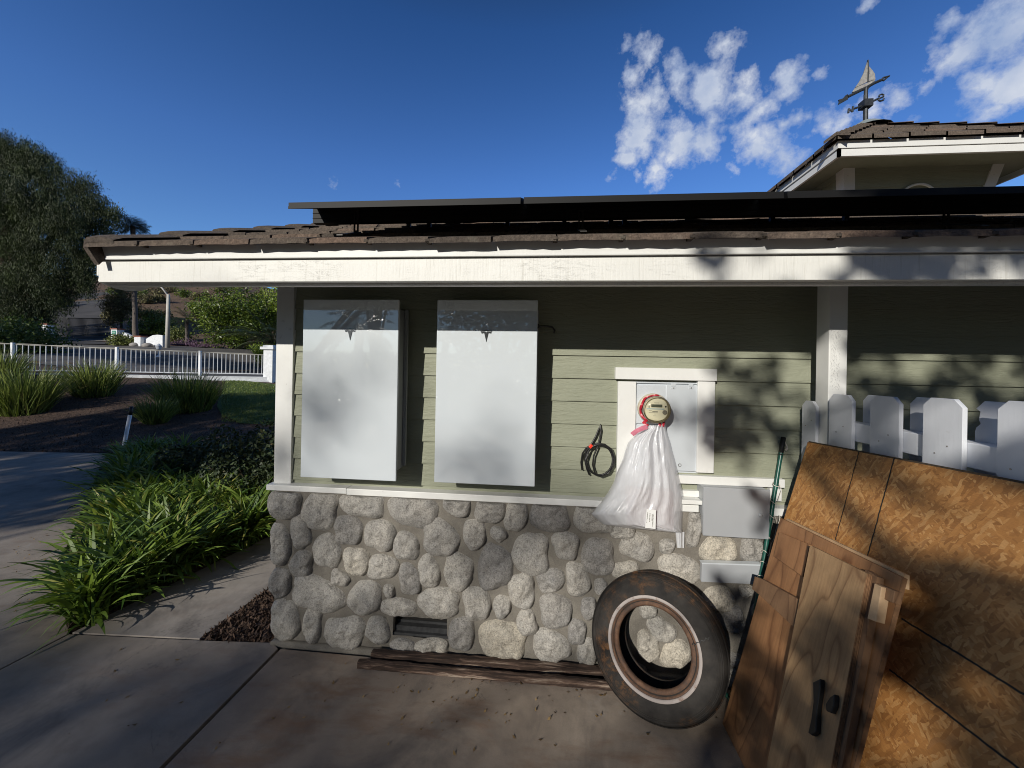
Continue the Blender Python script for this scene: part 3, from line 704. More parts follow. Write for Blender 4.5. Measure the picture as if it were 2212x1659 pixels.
    # cobbles round the corner, on the side wall
    for k in range(30):
        y = random.uniform(.1, 6); z = random.uniform(.1, .9); r_ = random.uniform(.07, .12)
        P = []
        for i in range(9):
            ph_ = math.pi * i / 8; P.append([(-1.80 - .05 * math.sin(ph_) * max(0, math.cos(t_ / 16 * 6.283)), y + r_ * math.sin(ph_) * math.sin(t_ / 16 * 6.283), z + r_ * math.cos(ph_)) for t_ in range(17)])
        b.grid(P, 1, random.uniform(.2, .8))
sb = part('stone_base', [M['mortar'], M['stone']], house, stone_base, smooth=True)
def vent(b):
    vx0, vx1, vz0, vz1 = VENT[0].x, VENT[1].x, VENT[1].z, VENT[0].z
    b.box((vx0 - .01, .02, vz0), (vx1 + .01, .05, vz1 + .02), 1)  # near-black backing stands in for the shade inside the opening
    b.box((vx0 + .004, -.03, vz0 + .012), (vx1 - .004, .01, vz0 + .045), 0)
    b.box((vx0 + .004, .006, vz0 + .045), (vx1 - .004, .018, vz0 + .060), 0)
    b.box((vx0 - .006, -.052, vz0 - .004), (vx1 + .006, -.03, vz0 + .012), 0)
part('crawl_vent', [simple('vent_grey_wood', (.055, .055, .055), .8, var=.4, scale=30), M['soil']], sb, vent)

# eave
ZB = atY(1106, 607, EAVE_Y).z; ZS = atY(1106, 556.5, EAVE_Y).z; ZT = ZS + .046
FX0 = atY(207, 600, EAVE_Y).x
def fascia(b):
    b.box((FX0 + .015, EAVE_Y, ZB), (7.2, EAVE_Y + .038, ZS))
    b.box((FX0, EAVE_Y + .002, ZB + .035), (FX0 + .014, EAVE_Y + .036, ZS))
    b.box((FX0 + .03, EAVE_Y + .04, ZB - .012), (7.2, EAVE_Y + .075, ZS))
part('fascia_board', M['fascia'], house, fascia, bevel=.003)
part('fascia_trim', M['white'], house, lambda b: (b.box((FX0 - .005, EAVE_Y - .014, ZS + .004), (7.2, EAVE_Y + .03, ZT + .03)), b.box((FX0 - .004, EAVE_Y - .018, ZS + .003), (7.2, EAVE_Y - .014, ZS + .012))), bevel=.002)
SL = 5 / 12
def rz(y, y0=-.74, z0=None): return (ZT + .028 if z0 is None else z0) + SL * (y - y0)
RX0, RX1, RIDGE_Y = FX0 - .035, 7.3, 3.15
def soffit(b):                                        # boards under the tiles
    b.prism([(FX0 - .01, EAVE_Y + .0, rz(EAVE_Y) - .045), (FX0 - .01, RIDGE_Y, rz(RIDGE_Y) - .045), (FX0 - .01, RIDGE_Y, rz(RIDGE_Y) - .075), (FX0 - .01, EAVE_Y, rz(EAVE_Y) - .075)], (RX1 - FX0, 0, 0))
    b.prism([(FX0 - .01, RIDGE_Y + 3.9, rz(RIDGE_Y) - .045 - SL*3.9), (FX0 - .01, RIDGE_Y, rz(RIDGE_Y) - .045), (FX0 - .01, RIDGE_Y, rz(RIDGE_Y) - .075), (FX0 - .01, RIDGE_Y + 3.9, rz(RIDGE_Y) - .075 - SL*3.9)], (RX1 - FX0, 0, 0))
part('roof_deck', simple('dark_soffit_paint', (.16, .165, .14), .7), house, soffit)
def barge(b):
    pts = []
    for y, z in ((-.66, ZB + .01), (-.63, ZB - .004), (-.58, ZB - .014), (-.52, ZB - .016), (-.47, ZB - .004), (-.42, ZB + .03), (-.1, ZB + .16)): pts.append((FX0 + .04, y, z))
    pts += [(FX0 + .04, RIDGE_Y, rz(RIDGE_Y) - .22), (FX0 + .04, RIDGE_Y, rz(RIDGE_Y) - .05), (FX0 + .04, -.63, rz(-.63) - .06)]
    b.prism(pts, (-.04, 0, 0))
    b.box((XL + .001, 0.03, 2.2), (XL + .02, 6.5, 2.6))
part('barge_board', M['white'], house, barge)
def tiles(b):
    rows = int((RIDGE_Y + .74) / .345) + 1
    for r_ in range(rows):
        y0 = -.74 + r_ * .345; y1 = min(y0 + .42, RIDGE_Y)
        w = .300; x = RX0 + .06 - (r_ % 2) * .15
        while x < RX1:
            rr = random.random(); jz, jy = random.uniform(-.003, .003), random.uniform(-.006, .006)
            th = .030 + .0 * random.uniform(-.003, .003)
            xa, xb = max(RX0 + .03, x + .005), x + w - .005
            if xb - xa > .05:
                # ragged front edge: several short steps across the tile
                N_ = 7; top, bot = [], []
                for i in range(N_ + 1):
                    xx = xa + (xb - xa) * i / N_; e = random.uniform(-.0025, .0025)
                    lip = -.006 if i == 0 else 0
                    yf = y0 + jy + e
                    top.append((xx, yf + .004, rz(yf) + .009 + jz + lip)); bot.append((xx, yf, rz(yf) - .019 + jz + random.uniform(-.0015, .0015) + lip * .3))
                back = [(p[0], y1, rz(y1) + jz - .016) for p in top]; backb = [(p[0], y1, rz(y1) - .03) for p in top]
                b.grid([backb, bot, top, back], 0, min(1, max(.02, .5 + random.gauss(0, .22))))
                for c_ in (0, -1): b.add([bot[c_], top[c_], back[c_], backb[c_]], [(0, 1, 2, 3)], 0, .3)
                if random.random() < .9:                # interlock lip at the joint
                    b.box((xb - .012, y0 + jy - .003, rz(y0) - .014 + jz), (xb + .008, y0 + .05, rz(y0) - .001 + jz), 0, None, .15)
            x += w
    # far side of the roof
    b.grid([[(RX0, RIDGE_Y, rz(RIDGE_Y)), (RX1, RIDGE_Y, rz(RIDGE_Y))], [(RX0, RIDGE_Y + 4, rz(RIDGE_Y) - 4 * SL), (RX1, RIDGE_Y + 4, rz(RIDGE_Y) - 4 * SL)]], 0, .5)
part('roof_tiles', M['tile'], house, tiles)
def rake(b):                                          # L-shaped tiles along the gable edge, lapped like steps
    n = int((RIDGE_Y + .8) / .37); RKX = atY(180, 512, -.745).x
    for k in range(n + 1):
        y0 = -.745 + k * .37; y1 = y0 + .43
        for i, (xa, xb) in enumerate(((RKX, RKX + .17),)):
            P = []
            for y, lift in ((y0, .026), (y0 + .05, .032), (y1, .008)):
                z = rz(y) + lift; leg = .13
                P.append([(xa + .028, y + (.03 if y == y0 else 0), z - leg), (xa, y, z - .05), (xa + .004, y, z - .012), (xa + .02, y, z + .004), (xa + .10, y, z + .006), (xb, y, z - .012)])
            b.grid(P, 0, random.uniform(.25, .6))
            Q_ = [(p[0], p[1] + .0, p[2] - .028) if i_ > 1 else (p[0] + .026, p[1], p[2]) for i_, p in enumerate(P[0])]
            b.grid([P[0], Q_], 0, .2)
            PB = [[(p[0] + (.026 if i_ < 2 else 0), p[1], p[2] - (.028 if i_ > 1 else 0)) for i_, p in enumerate(r_)] for r_ in P]; b.grid(PB, 0, .1)
part('rake_tiles', M['tile'], house, rake)
def ridge(b):
    x = RX0
    while x < RX1:
        for s in (-1, 1):
            P = []
            for xx, l in ((x, .045), (x + .40, .018)):
                P.append([(xx, RIDGE_Y, rz(RIDGE_Y) + .035 + l), (xx, RIDGE_Y + s * .06, rz(RIDGE_Y) + .028 + l), (xx, RIDGE_Y + s * .16, rz(RIDGE_Y) - .02 + l)])
            b.grid(P, 0, random.uniform(.4, .95))
        b.box((x, RIDGE_Y - .14, rz(RIDGE_Y) - .03), (x + .03, RIDGE_Y + .14, rz(RIDGE_Y) + .05), 0, None, .2)
        x += .345
part('ridge_tiles', M['tile'], house, ridge)
PX0, PX1 = 1.523, 1.616
part('porch_post', M['white'], house, lambda b: b.box((PX0, -.264, 0), (PX1, -.162, 2.44)), bevel=.004)
def incis(b):
    for r_ in range(90):
        z = 1.78 + r_ * .0036
        for c in range(6):
            if random.random() < .45: x = PX0 + .008 + c * .008 + random.uniform(0, .006); b.box((x, -.2650, z), (x + .0022, -.2642, z + .004 + random.random() * .004))
part('incising_marks', simple('old_paint_shadow', (.62, .62, .60), .7), bpy.data.objects['porch_post'], incis)
# trim round the meter cabinet
def tp(zx, zy, Y=-.02): return atY((2060 + zx * .4823) / 1.736, (1300 + zy * .4823) / 1.736, Y)
def zrect(b, x0, y0, x1, y1, Yf, Yb=-.001, mi=0):
    p, q = tp(x0, y0, Yf), tp(x1, y1, Yf); b.box((p.x, Yf, min(p.z, q.z)), (q.x, Yb, max(p.z, q.z)), mi)
ZR = dict(bevel=.003)
part('trim_board', M['white'], house, lambda b: zrect(b, 516, 160, 1305, 268, -.052), **ZR)
part('trim_board', M['white'], house, lambda b: zrect(b, 537, 269, 662, 1120, -.046), **ZR)
part('trim_board', M['white'], house, lambda b: zrect(b, 1158, 270, 1279, 985, -.046), **ZR)
part('trim_board', M['white'], house, lambda b: zrect(b, 664, 986, 1833, 1100, -.050), **ZR)
part('trim_board', M['white'], house, lambda b: zrect(b, 664, 1101.5, 1186, 1173, -.040), **ZR)
part('trim_board', M['white'], house, lambda b: zrect(b, 664, 1174.5, 1190, 1232, -.100), **ZR)
part('trim_board', M['white'], house, lambda b: zrect(b, 1716, 1101.5, 1808, 1205, -.040), **ZR)

# cupola on the ridge
def cupola():
    xa, xb, ya, yb = 3.84, 5.32, 2.88, 4.36; ta, tb, sa, sb_ = 3.68, 5.50, 2.70, 4.54; z0, zt = 3.60, 4.56
    EX0, EX1, EY0, EY1 = 3.32, 5.86, 2.28, 4.84; zf0 = 4.40; zf1 = 4.56
    def walls(b):
        n = 6
        for k in range(n):
            def c(t, o): return [(xa + (ta - xa) * t - o, ya + (sa - ya) * t - o), (xb + (tb - xb) * t + o, ya + (sa - ya) * t - o), (xb + (tb - xb) * t + o, yb + (sb_ - yb) * t + o), (xa + (ta - xa) * t - o, yb + (sb_ - yb) * t + o)]
            t0, t1 = k / n, (k + 1) / n; A, B = c(t0, .012), c(t1, .0); zA, zB = z0 + (zt - z0) * t0, z0 + (zt - z0) * t1
            V = [(*p, zA) for p in A] + [(*p, zB) for p in B] + [(*p, zA) for p in c(t0, 0)]
            b.add(V, [(0,1,5,4),(1,2,6,5),(2,3,7,6),(3,0,4,7),(8,9,1,0),(9,10,2,1),(10,11,3,2),(11,8,0,3)])
    w = part('cupola', M['siding'], house, walls)
    def roof(b):
        ax, ay, az = (EX0 + EX1) / 2, (EY0 + EY1) / 2, 5.50
        cs = [(EX0 - .07, EY0 - .07), (EX1 + .07, EY0 - .07), (EX1 + .07, EY1 + .07), (EX0 - .07, EY1 + .07)]
        n = 6
        for s in range(4):
            p, q = cs[s], cs[(s + 1) % 4]
            for k in range(n):
                t0, t1 = k / n, min(1, (k + 1.25) / n); zt0 = zf1 + .015 + (az - zf1) * t0; zt1 = zf1 + .015 + (az - zf1) * t1
                def L(t, f): return ((p[0] + (q[0] - p[0]) * f) * (1 - t) + ax * t, (p[1] + (q[1] - p[1]) * f) * (1 - t) + ay * t)
                m_ = max(2, int(7 * (1 - t0)))
                for j in range(m_):
                    f0, f1 = j / m_ + .004, (j + 1) / m_ - .004; jz = random.uniform(-.005, .008)
                    A, B, C, D_ = L(t0, f0), L(t0, f1), L(t1, f1), L(t1, f0)
                    V = [(*A, zt0 - .012 + jz), (*B, zt0 - .012 + jz), (*B, zt0 + .034 + jz), (*A, zt0 + .034 + jz), (*C, zt1 + .012), (*D_, zt1 + .012)]
                    b.add(V, [(0, 1, 2, 3), (3, 2, 4, 5)], 0, random.uniform(.25, .8))
            # hip caps
            for k in range(8):
                t0, t1 = k / 8, (k + 1.3) / 8
                a = Vector((p[0] + (ax - p[0]) * t0, p[1] + (ay - p[1]) * t0, zf1 + (az - zf1) * t0 + .075)); c_ = Vector((p[0] + (ax - p[0]) * min(1, t1), p[1] + (ay - p[1]) * min(1, t1), zf1 + (az - zf1) * min(1, t1) + .05))
                sd_ = (c_ - a).cross(Vector((0, 0, 1))).normalized() * .12
                b.grid([[a + sd_ - Vector((0, 0, .05)), a + Vector((0, 0, .012)), a - sd_ - Vector((0, 0, .05))], [c_ + sd_ - Vector((0, 0, .05)), c_, c_ - sd_ - Vector((0, 0, .05))]], 0, random.uniform(.4, .9))
                b.grid([[a + sd_ - Vector((0, 0, .05)), a + Vector((0, 0, .012)), a - sd_ - Vector((0, 0, .05))], [a + sd_ - Vector((0, 0, .085)), a - Vector((0, 0, .03)), a - sd_ - Vector((0, 0, .085))]], 0, .25)
    part('cupola_roof', M['tile'], w, roof)
    def fas(b):
        for (p, q) in (((EX0, EY0), (EX1, EY0)), ((EX1, EY0), (EX1, EY1)), ((EX1, EY1), (EX0, EY1)), ((EX0, EY1), (EX0, EY0))):
            d = (Vector(q) - Vector(p)).normalized(); n_ = Vector((-d.y, d.x)) * .03
            def pr(o0, z0_, z1_, e):
                b.prism([(p[0] - d.x * e - n_.x * o0, p[1] - d.y * e - n_.y * o0, z0_), (q[0] + d.x * e - n_.x * o0, q[1] + d.y * e - n_.y * o0, z0_), (q[0] + n_.x, q[1] + n_.y, z0_), (p[0] + n_.x, p[1] + n_.y, z0_)], (0, 0, z1_ - z0_))
            pr(0, zf0, zf0 + .082, 0); pr(.5, zf0 + .086, zf1 + .01, .015)
    part('cupola_fascia', M['white'], w, fas)
    part('cupola_soffit', M['siding'], w, lambda b: b.box((EX0 + .02, EY0 + .02, zf0 + .07), (EX1 - .02, EY1 - .02, zf0 + .085)))
    for (x0, y0, x1, y1, sx) in ((xa, ya, ta, sa, 1), (xb, ya, tb, sb_ * 0 + sa, -1)):
        def post(b):
            for (wx, wy) in ((.11 * sx, -.016), ):
                b.prism([(x0 - .016 * sx, y0 - .018, z0), (x0 + wx, y0 - .018, z0), (x0 + wx, y0 + .02, z0), (x0 - .016 * sx, y0 + .02, z0)], (x1 - x0, y1 - y0, zt - z0))
                b.prism([(x0 - .018 * sx, y0 - .016, z0), (x0 + .014 * sx, y0 - .016, z0), (x0 + .014 * sx, y0 + .12, z0), (x0 - .018 * sx, y0 + .12, z0)], (x1 - x0, y1 - y0, zt - z0))
        part('corner_trim', M['white'], w, post)
    part('base_trim', M['white'], w, lambda b: (b.box((xa - .06, ya - .05, 3.60), (xb + .06, ya + .02, 4.0)), b.box((xa - .06, ya + .02, 3.6), (xa, yb, 4.0))))
    def arch(b):
        cx, cz, r_ = 4.58, 4.02, .24
        def q(th, rr): 
            z = cz + rr * math.sin(th); t = (z - z0) / (zt - z0); return (cx + rr * math.cos(th), ya + (sa - ya) * t - .03, z)
        b.tube([q(th, r_) for th in np.linspace(0, math.pi, 25)], .015, 6)
    part('round_window_trim', M['white'], w, arch)
    return (EX0 + EX1) / 2, (EY0 + EY1) / 2
CUX, CUY = cupola()

# weather vane
def vane():
    P = lambda zx, zy, Y=CUY: atY((3080 + zx / 5.925) / 1.736, (200 + zy / 5.925) / 1.736, Y)
    base = P(980, 1540)
    v = thing('weather_vane', base, 'metal sailing boat weather vane on top of the cupola roof', 'weather vane')
    part('pole', M['vane'], v, lambda b: (b.tube([P(980, 1640), P(985, 1150), P(990, 760)], [.032, .028, .022], 10)))
    part('flashing', M['lead'], v, lambda b: b.lathe([(.30, -.13), (.16, -.03), (.06, .03), (.0, .06)], Matrix.Translation(P(985, 1560)), 16), smooth=True)
    ar = P(985, 780)
    def arrow(b):
        b.tube([P(590, 965), P(800, 860), P(985, 770), P(1180, 660), P(1340, 590)], .020, 8)
        b.prism([P(600, 900), P(540, 930), P(480, 1000), P(385, 1030), P(400, 1060), P(380, 1140), P(420, 1110), P(600, 1010), P(585, 965)], (.004, .02, 0))
        b.tube([P(1340, 590), P(1385, 605), P(1450, 545), P(1515, 505), P(1380, 540), P(1340, 590)], .013, 6)
        b.tube([P(990, 860), P(960, 810), P(890, 815)], .012, 6); b.tube([P(1005, 840), P(1040, 770), P(1100, 710)], .012, 6)
    a = part('arrow', M['vane'], v, arrow)
    part('boat_hull', M['sail'], v, lambda b: (b.prism([P(750, 765), P(1200, 575), P(1195, 610), P(1040, 710), P(740, 850), P(690, 858)], (.004, .025, 0)), ), bevel=.004)
    part('mainsail', M['sail'], v, lambda b: b.prism([P(1035, 150), P(1000, 260), P(940, 440), P(850, 620), P(755, 755), P(900, 690), P(1030, 625), P(1045, 400)], (.004, .022, 0)))
    part('jib', M['sail'], v, lambda b: b.prism([P(1065, 290), P(1140, 380), P(1190, 450), P(1205, 575), P(1040, 620), P(1070, 450)], (.004, .022, 0)))
    part('mast', M['vane'], v, lambda b: b.tube([P(1035, 640), P(1045, 300), P(1036, 150)], .010, 6))
    part('direction_arm', M['vane'], v, lambda b: (b.tube([P(700, 1240), P(985, 1140), P(1280, 1000)], .014, 6), b.box(*[tuple(P(985, 1140) + Vector((s * .06, s * .06, s * .05))) for s in (-1, 1)]), b.tube([P(1020, 1160), P(1022, 1310)], .010, 6), b.tube([P(955, 930), P(950, 1070)], .010, 6)))
    part('letter_s', M['vane'], v, lambda b: b.tube([P(1285, 965), P(1290, 930), P(1340, 910), P(1385, 925), P(1380, 965), P(1320, 990), P(1280, 1010), P(1270, 1045), P(1310, 1060), P(1370, 1045), P(1388, 1005)], .012, 6))
    part('letter_n', M['vane'], v, lambda b: (b.tube([P(600, 1325), P(610, 1230)], .014, 6), b.tube([P(610, 1230), P(690, 1300)], .012, 6), b.tube([P(690, 1300), P(705, 1180)], .014, 6)))
vane()

# ------------------------------------------------------------------ solar array
def solar():
    Y0, L = -.66, 1.76
    zf = atY(1110, 441, Y0).z; zt = atY(1110, 426.5, Y0).z
    edges = [atY(620, 445, Y0).x, atY(1128, 433, Y0).x, atY(1697, 420, Y0).x, atY(1697, 420, Y0).x * 2 - atY(1128, 433, Y0).x, atY(1697, 420, Y0).x * 3 - atY(1128, 433, Y0).x * 2]
    names = ['solar panel at the open left end of the array above the eave', 'solar panel second from the left end of the roof array', 'solar panel just in front of the cupola on the roof array', 'solar panel at the right edge, past the cupola, on the roof array']
    cl = math.hypot(1, SL)
    for i in range(4):
        xa, xb = edges[i] + .008, edges[i + 1] - .008
        s = thing('solar_panel', ((xa + xb) / 2, Y0, zf), 'black framed ' + names[i], 'solar panel', 'solar panels on the house roof')
        def fr(b):
            t = zt - zf
            for (x0, x1, l0, l1) in ((xa, xb, 0, .012), (xa, xb, L - .012, L), (xa, xa + .012, .012, L - .012), (xb - .012, xb, .012, L - .012)):
                b.prism([(x0, Y0 + l0 / cl, zf + l0 / cl * SL), (x1, Y0 + l0 / cl, zf + l0 / cl * SL), (x1, Y0 + l1 / cl, zf + l1 / cl * SL), (x0, Y0 + l1 / cl, zf + l1 / cl * SL)], (0, 0, t))
            b.box((xa, Y0 - .003, zf), (xb, Y0, zf + .012)); 
        part('frame', M['solar'], s, fr)
        part('glass', M['cell'], s, lambda b: b.prism([(xa + .01, Y0 + .01, zt - .012), (xb - .01, Y0 + .01, zt - .012), (xb - .01, Y0 + L / cl, zt - .012 + L / cl * SL), (xa + .01, Y0 + L / cl, zt - .012 + L / cl * SL)], (0, 0, .006)))
    zr0, zr1 = atY(1110, 474, -.42).z, atY(1110, 441, -.42).z
    rx0 = atY(676, 465, -.42).x
    r_ = thing('mounting_rail', (rx0, -.42, zr0), 'long black rail carrying the solar panels along the eave', 'mounting rail')
    part('rail', M['solar'], r_, lambda b: (b.box((rx0, -.42, zr0), (edges[4], -.385, zr1 + .004)), b.box((rx0, -.424, zr0 + .024), (edges[4], -.42, zr0 + .028)), b.box((rx0, -.424, zr1 - .030), (edges[4], -.42, zr1 - .026))))
    for px in (769, 1255, 2045):
        yq = -.432; x = atY(px, 480, yq).x
        def foot(b):
            zt_, zb_ = atY(px, 453, yq).z, rz(yq) + .004
            b.box((x - .014, yq, zb_ + .012), (x - .006, yq + .006, zt_)); b.box((x + .006, yq, zb_ + .012), (x + .014, yq + .006, zt_))
            for k in range(3): zz = zb_ + .012 + (zt_ - zb_ - .024) * k / 2; b.box((x - .014, yq - .0005, zz), (x + .014, yq + .0065, zz + .012))
            b.prism([(x - .016, -.60, rz(-.60) + .011), (x + .016, -.60, rz(-.60) + .011), (x + .016, yq + .03, rz(yq + .03) + .011), (x - .016, yq + .03, rz(yq + .03) + .011)], (0, 0, .006))
        part('roof_foot', M['bracket'], r_, foot)
    rail2 = thing('mounting_rail', (rx0, .55, rz(.55)), 'rear black rail of the solar array, half hidden behind the front rail', 'mounting rail')
    part('rail', M['solar'], rail2, lambda b: b.box((rx0, .55, rz(.55) + .085), (edges[4], .585, rz(.55) + .13)))
    for px in (882, 926, 1096, 1219, 1320, 1350, 1670, 1830):
        x = atY(px, 480, .55).x
        part('roof_foot', M['bracket'], rail2, lambda b: b.box((x - .016, .55, rz(.55)), (x + .016, .58, rz(.55) + .095)))
    c = thing('panel_wiring', (0, -.1, rz(-.1) + .1), 'black cables sagging under the solar panels', 'cable')
    for seg in ((945, 1010, 10), (960, 1060, 7), (1830, 2000, 5), (2140, 2190, 9), (2070, 2212, 4), (1480, 1640, 4)):
        def cab(b, p0=seg[0], p1=seg[1], sag=seg[2]):
            b.tube([atY(p0 + (p1 - p0) * t, 473 + 4 * sag * t * (1 - t), -.1) for t in np.linspace(0, 1, 12)], .006, 6)
        part('cable', M['cable'], c, cab)
solar()

# ------------------------------------------------------------------ wall batteries
def battery(c4, label, tcx, tcy, cable):
    Yf = -.222
    def q(zx, zy, Y=Yf): return atY((1000 + zx * .5244) / 1.736, (1040 + zy * .5244) / 1.736, Y)
    tl, tr, br, bl = [q(*p) for p in c4]
    x0, x1, z0, z1 = (tl.x + bl.x) / 2, (tr.x + br.x) / 2, (bl.z + br.z) / 2, (tl.z + tr.z) / 2
    t = thing('home_battery', ((x0 + x1) / 2, Yf, z0), label, 'wall battery', 'white wall batteries')
    part('front_cover', M['batt'], t, lambda b: b.box((x0, Yf, z0), (x1, Yf + .016, z1)), bevel=.004)
    part('cover_rim', M['white_plain'], t, lambda b: b.box((x0 + .004, Yf + .0165, z0 + .004), (x1 - .004, Yf + .03, z1 - .004)), bevel=.003)
    def body(b):
        b.box((x0 + .02, Yf + .031, z0 + .045), (x1 - .022, -.052, z1 - .045))
        b.box((x0 + .05, Yf + .05, z0 - .004), (x1 - .10, -.06, z0 + .044))
    part('body', M['batt_side'], t, body, bevel=.006)
    part('wall_bracket', M['batt_dark'], t, lambda b: b.box((x0 + .03, -.050, z0 + .10), (x1 - .03, -.014, z1 - .1)))
    part('side_flange', M['batt_side'], t, lambda b: b.box((x1 - .020, -.075, z0 + .06), (x1 + .002, -.055, z1 - .04)), bevel=.002)
    def emb(b):
        k = .5244 / 1.736
        def e(dx, dy): p = q(tcx + dx, tcy + dy, Yf); return (p.x, Yf - .0035, p.z)
        b.prism([e(-42, -36), e(-22, -41), e(0, -43), e(22, -41), e(42, -36), e(39, -31), e(20, -35.5), e(0, -37), e(-20, -35.5), e(-39, -31)], (0, .003, 0))
        b.prism([e(-38, -27), e(-22, -32), e(-8, -33), e(0, -26), e(8, -33), e(22, -32), e(38, -27), e(33, -18), e(23, -21), e(15, -21), e(0, 42), e(-15, -21), e(-23, -21), e(-33, -18)], (0, .003, 0))
    part('emblem', M['chrome'], t, emb)
    if cable:
        part('sensor_cable', M['cable'], t, lambda b: b.tube([q(x, y, Y) for x, y, Y in ((1935, 350, -.10), (1960, 350, -.08), (2010, 350, -.05), (2045, 358, -.035), (2060, 378, -.03), (2055, 400, -.03))], .006, 6), smooth=True)
        part('side_cable_gland', M['batt_dark'], t, lambda b: b.box(tuple(q(1930, 362, -.11)), tuple(q(1948, 335, -.09))))
    return t
battery(((265, 157), (948, 160), (922, 1458), (239, 1430)), 'white glass fronted wall battery nearest the corner post, above the cobblestones', 598, 408, False)
battery(((1218, 160), (1940, 162), (1917, 1497), (1199, 1467)), 'white glass fronted wall battery with a black cable stub on its upper edge', 1571, 420, True)

# ------------------------------------------------------------------ meter cabinet
def cabinet():
    t = thing('meter_cabinet', tp(900, 980, -.02), 'pale grey steel meter cabinet framed by white boards in the siding', 'meter cabinet')
    part('back_box', M['steel'], t, lambda b: zrect(b, 663, 271, 1158, 985, -.018))
    part('upper_flange', M['steel'], t, lambda b: zrect(b, 664, 272, 1157, 292, -.030))
    part('meter_panel', M['steel'], t, lambda b: zrect(b, 667, 296, 905, 604, -.030), bevel=.002)
    part('lower_panel', M['steel'], t, lambda b: zrect(b, 664, 610, 903, 980, -.026), bevel=.002)
    d = part('door', M['steel'], t, lambda b: zrect(b, 909, 298, 1150, 972, -.034), bevel=.003)
    for zx in (966, 1102):
        h = part('hinge', M['steel'], d, lambda b: (zrect(b, zx - 18, 288, zx + 18, 307, -.038, -.0345), zrect(b, zx - 19, 310, zx + 19, 329, -.038, -.0345)), bevel=.001)
        part('screw', M['screw'], h, lambda b: b.lathe([(.004, 0), (.004, .003), (.0, .004)], Matrix.Translation(tp(zx, 320, -.038)) @ Matrix.Rotation(R(90), 4, 'X'), 10))
    part('latch_ring', M['screw'], d, lambda b: b.tube([tp(1014 + 11 * math.cos(a), 921 + 11 * math.sin(a), -.038) for a in np.linspace(0, 6.28, 17)], .0016, 6))
cabinet()
def meter():
    c = tp(800, 478, -.03)
    t = thing('electric_meter', c, 'round cream electric meter with small dark display on the steel cabinet', 'electric meter')
    Mx = Matrix.Translation((c.x, -.030, c.z)) @ Matrix.Rotation(R(90), 4, 'X')   # local z points out of the wall
    r = abs(tp(915, 478, -.03).x - c.x) * 1.0
    part('base_ring', M['meter_rim'], t, lambda b: b.lathe([(r * 1.02, 0), (r * 1.04, .008), (r * 1.04, .030), (r * .98, .036), (r * .90, .036), (r * .90, 0)], Mx, 48), smooth=True)
    part('drum', M['meter_rim'], t, lambda b: b.lathe([(r * .86, .03), (r * .86, .085), (r * .80, .095), (0, .095)], Mx, 48), smooth=False)
    f = part('dial', M['meter_face'], t, lambda b: b.lathe([(r * .80, .0955), (r * .80, .099), (0, .099)], Mx, 48))
    part('rim_ring', M['meter_rim'], t, lambda b: b.lathe([(r * .80, .096), (r * .90, .096), (r * .92, .104), (r * .88, .112), (r * .82, .112), (r * .80, .108)], Mx, 48, closed=True), smooth=True)
    part('cover_glass', M['glass'], t, lambda b: b.lathe([(r * .92, .04), (r * .90, .11), (r * .84, .124), (r * .5, .130), (0, .131)], Mx, 48), smooth=True)
    def rect(b, x0, y0, x1, y1, h=.0005): b.box((c.x + x0 * r, -.030 - .099 - h, c.z + y0 * r), (c.x + x1 * r, -.030 - .099, c.z + y1 * r))
    part('display', M['lcd'], f, lambda b: rect(b, -.36, .16, .36, .36))
    part('blue_band', M['blue_ink'], f, lambda b: rect(b, -.66, .02, .50, .09))
    def pr(b):
        rect(b, -.17, .44, .15, .475); rect(b, -.53, .10, -.47, .26)
        rect(b, -.52, -.09, -.31, -.06); rect(b, -.28, -.16, .07, -.10); rect(b, -.52, -.22, .07, -.19); rect(b, -.15, -.30, -.07, -.28); rect(b, -.22, -.42, -.02, -.40)
    part('lettering', M['print_ink'], f, pr)
    part('optical_port', M['print_ink'], f, lambda b: b.lathe([(.15 * r, 0), (.15 * r, .004), (.10 * r, .005), (0, .003)], Matrix.Translation((c.x + .52 * r, -.129, c.z - .16 * r)) @ Matrix.Rotation(R(90), 4, 'X'), 16))
    part('port_hole', M['black'], f, lambda b: b.lathe([(.055 * r, 0), (.055 * r, .002), (0, .002)], Matrix.Translation((c.x + .58 * r, -.129, c.z + .22 * r)) @ Matrix.Rotation(R(90), 4, 'X'), 14))
    return c, r
MC, MR = meter()

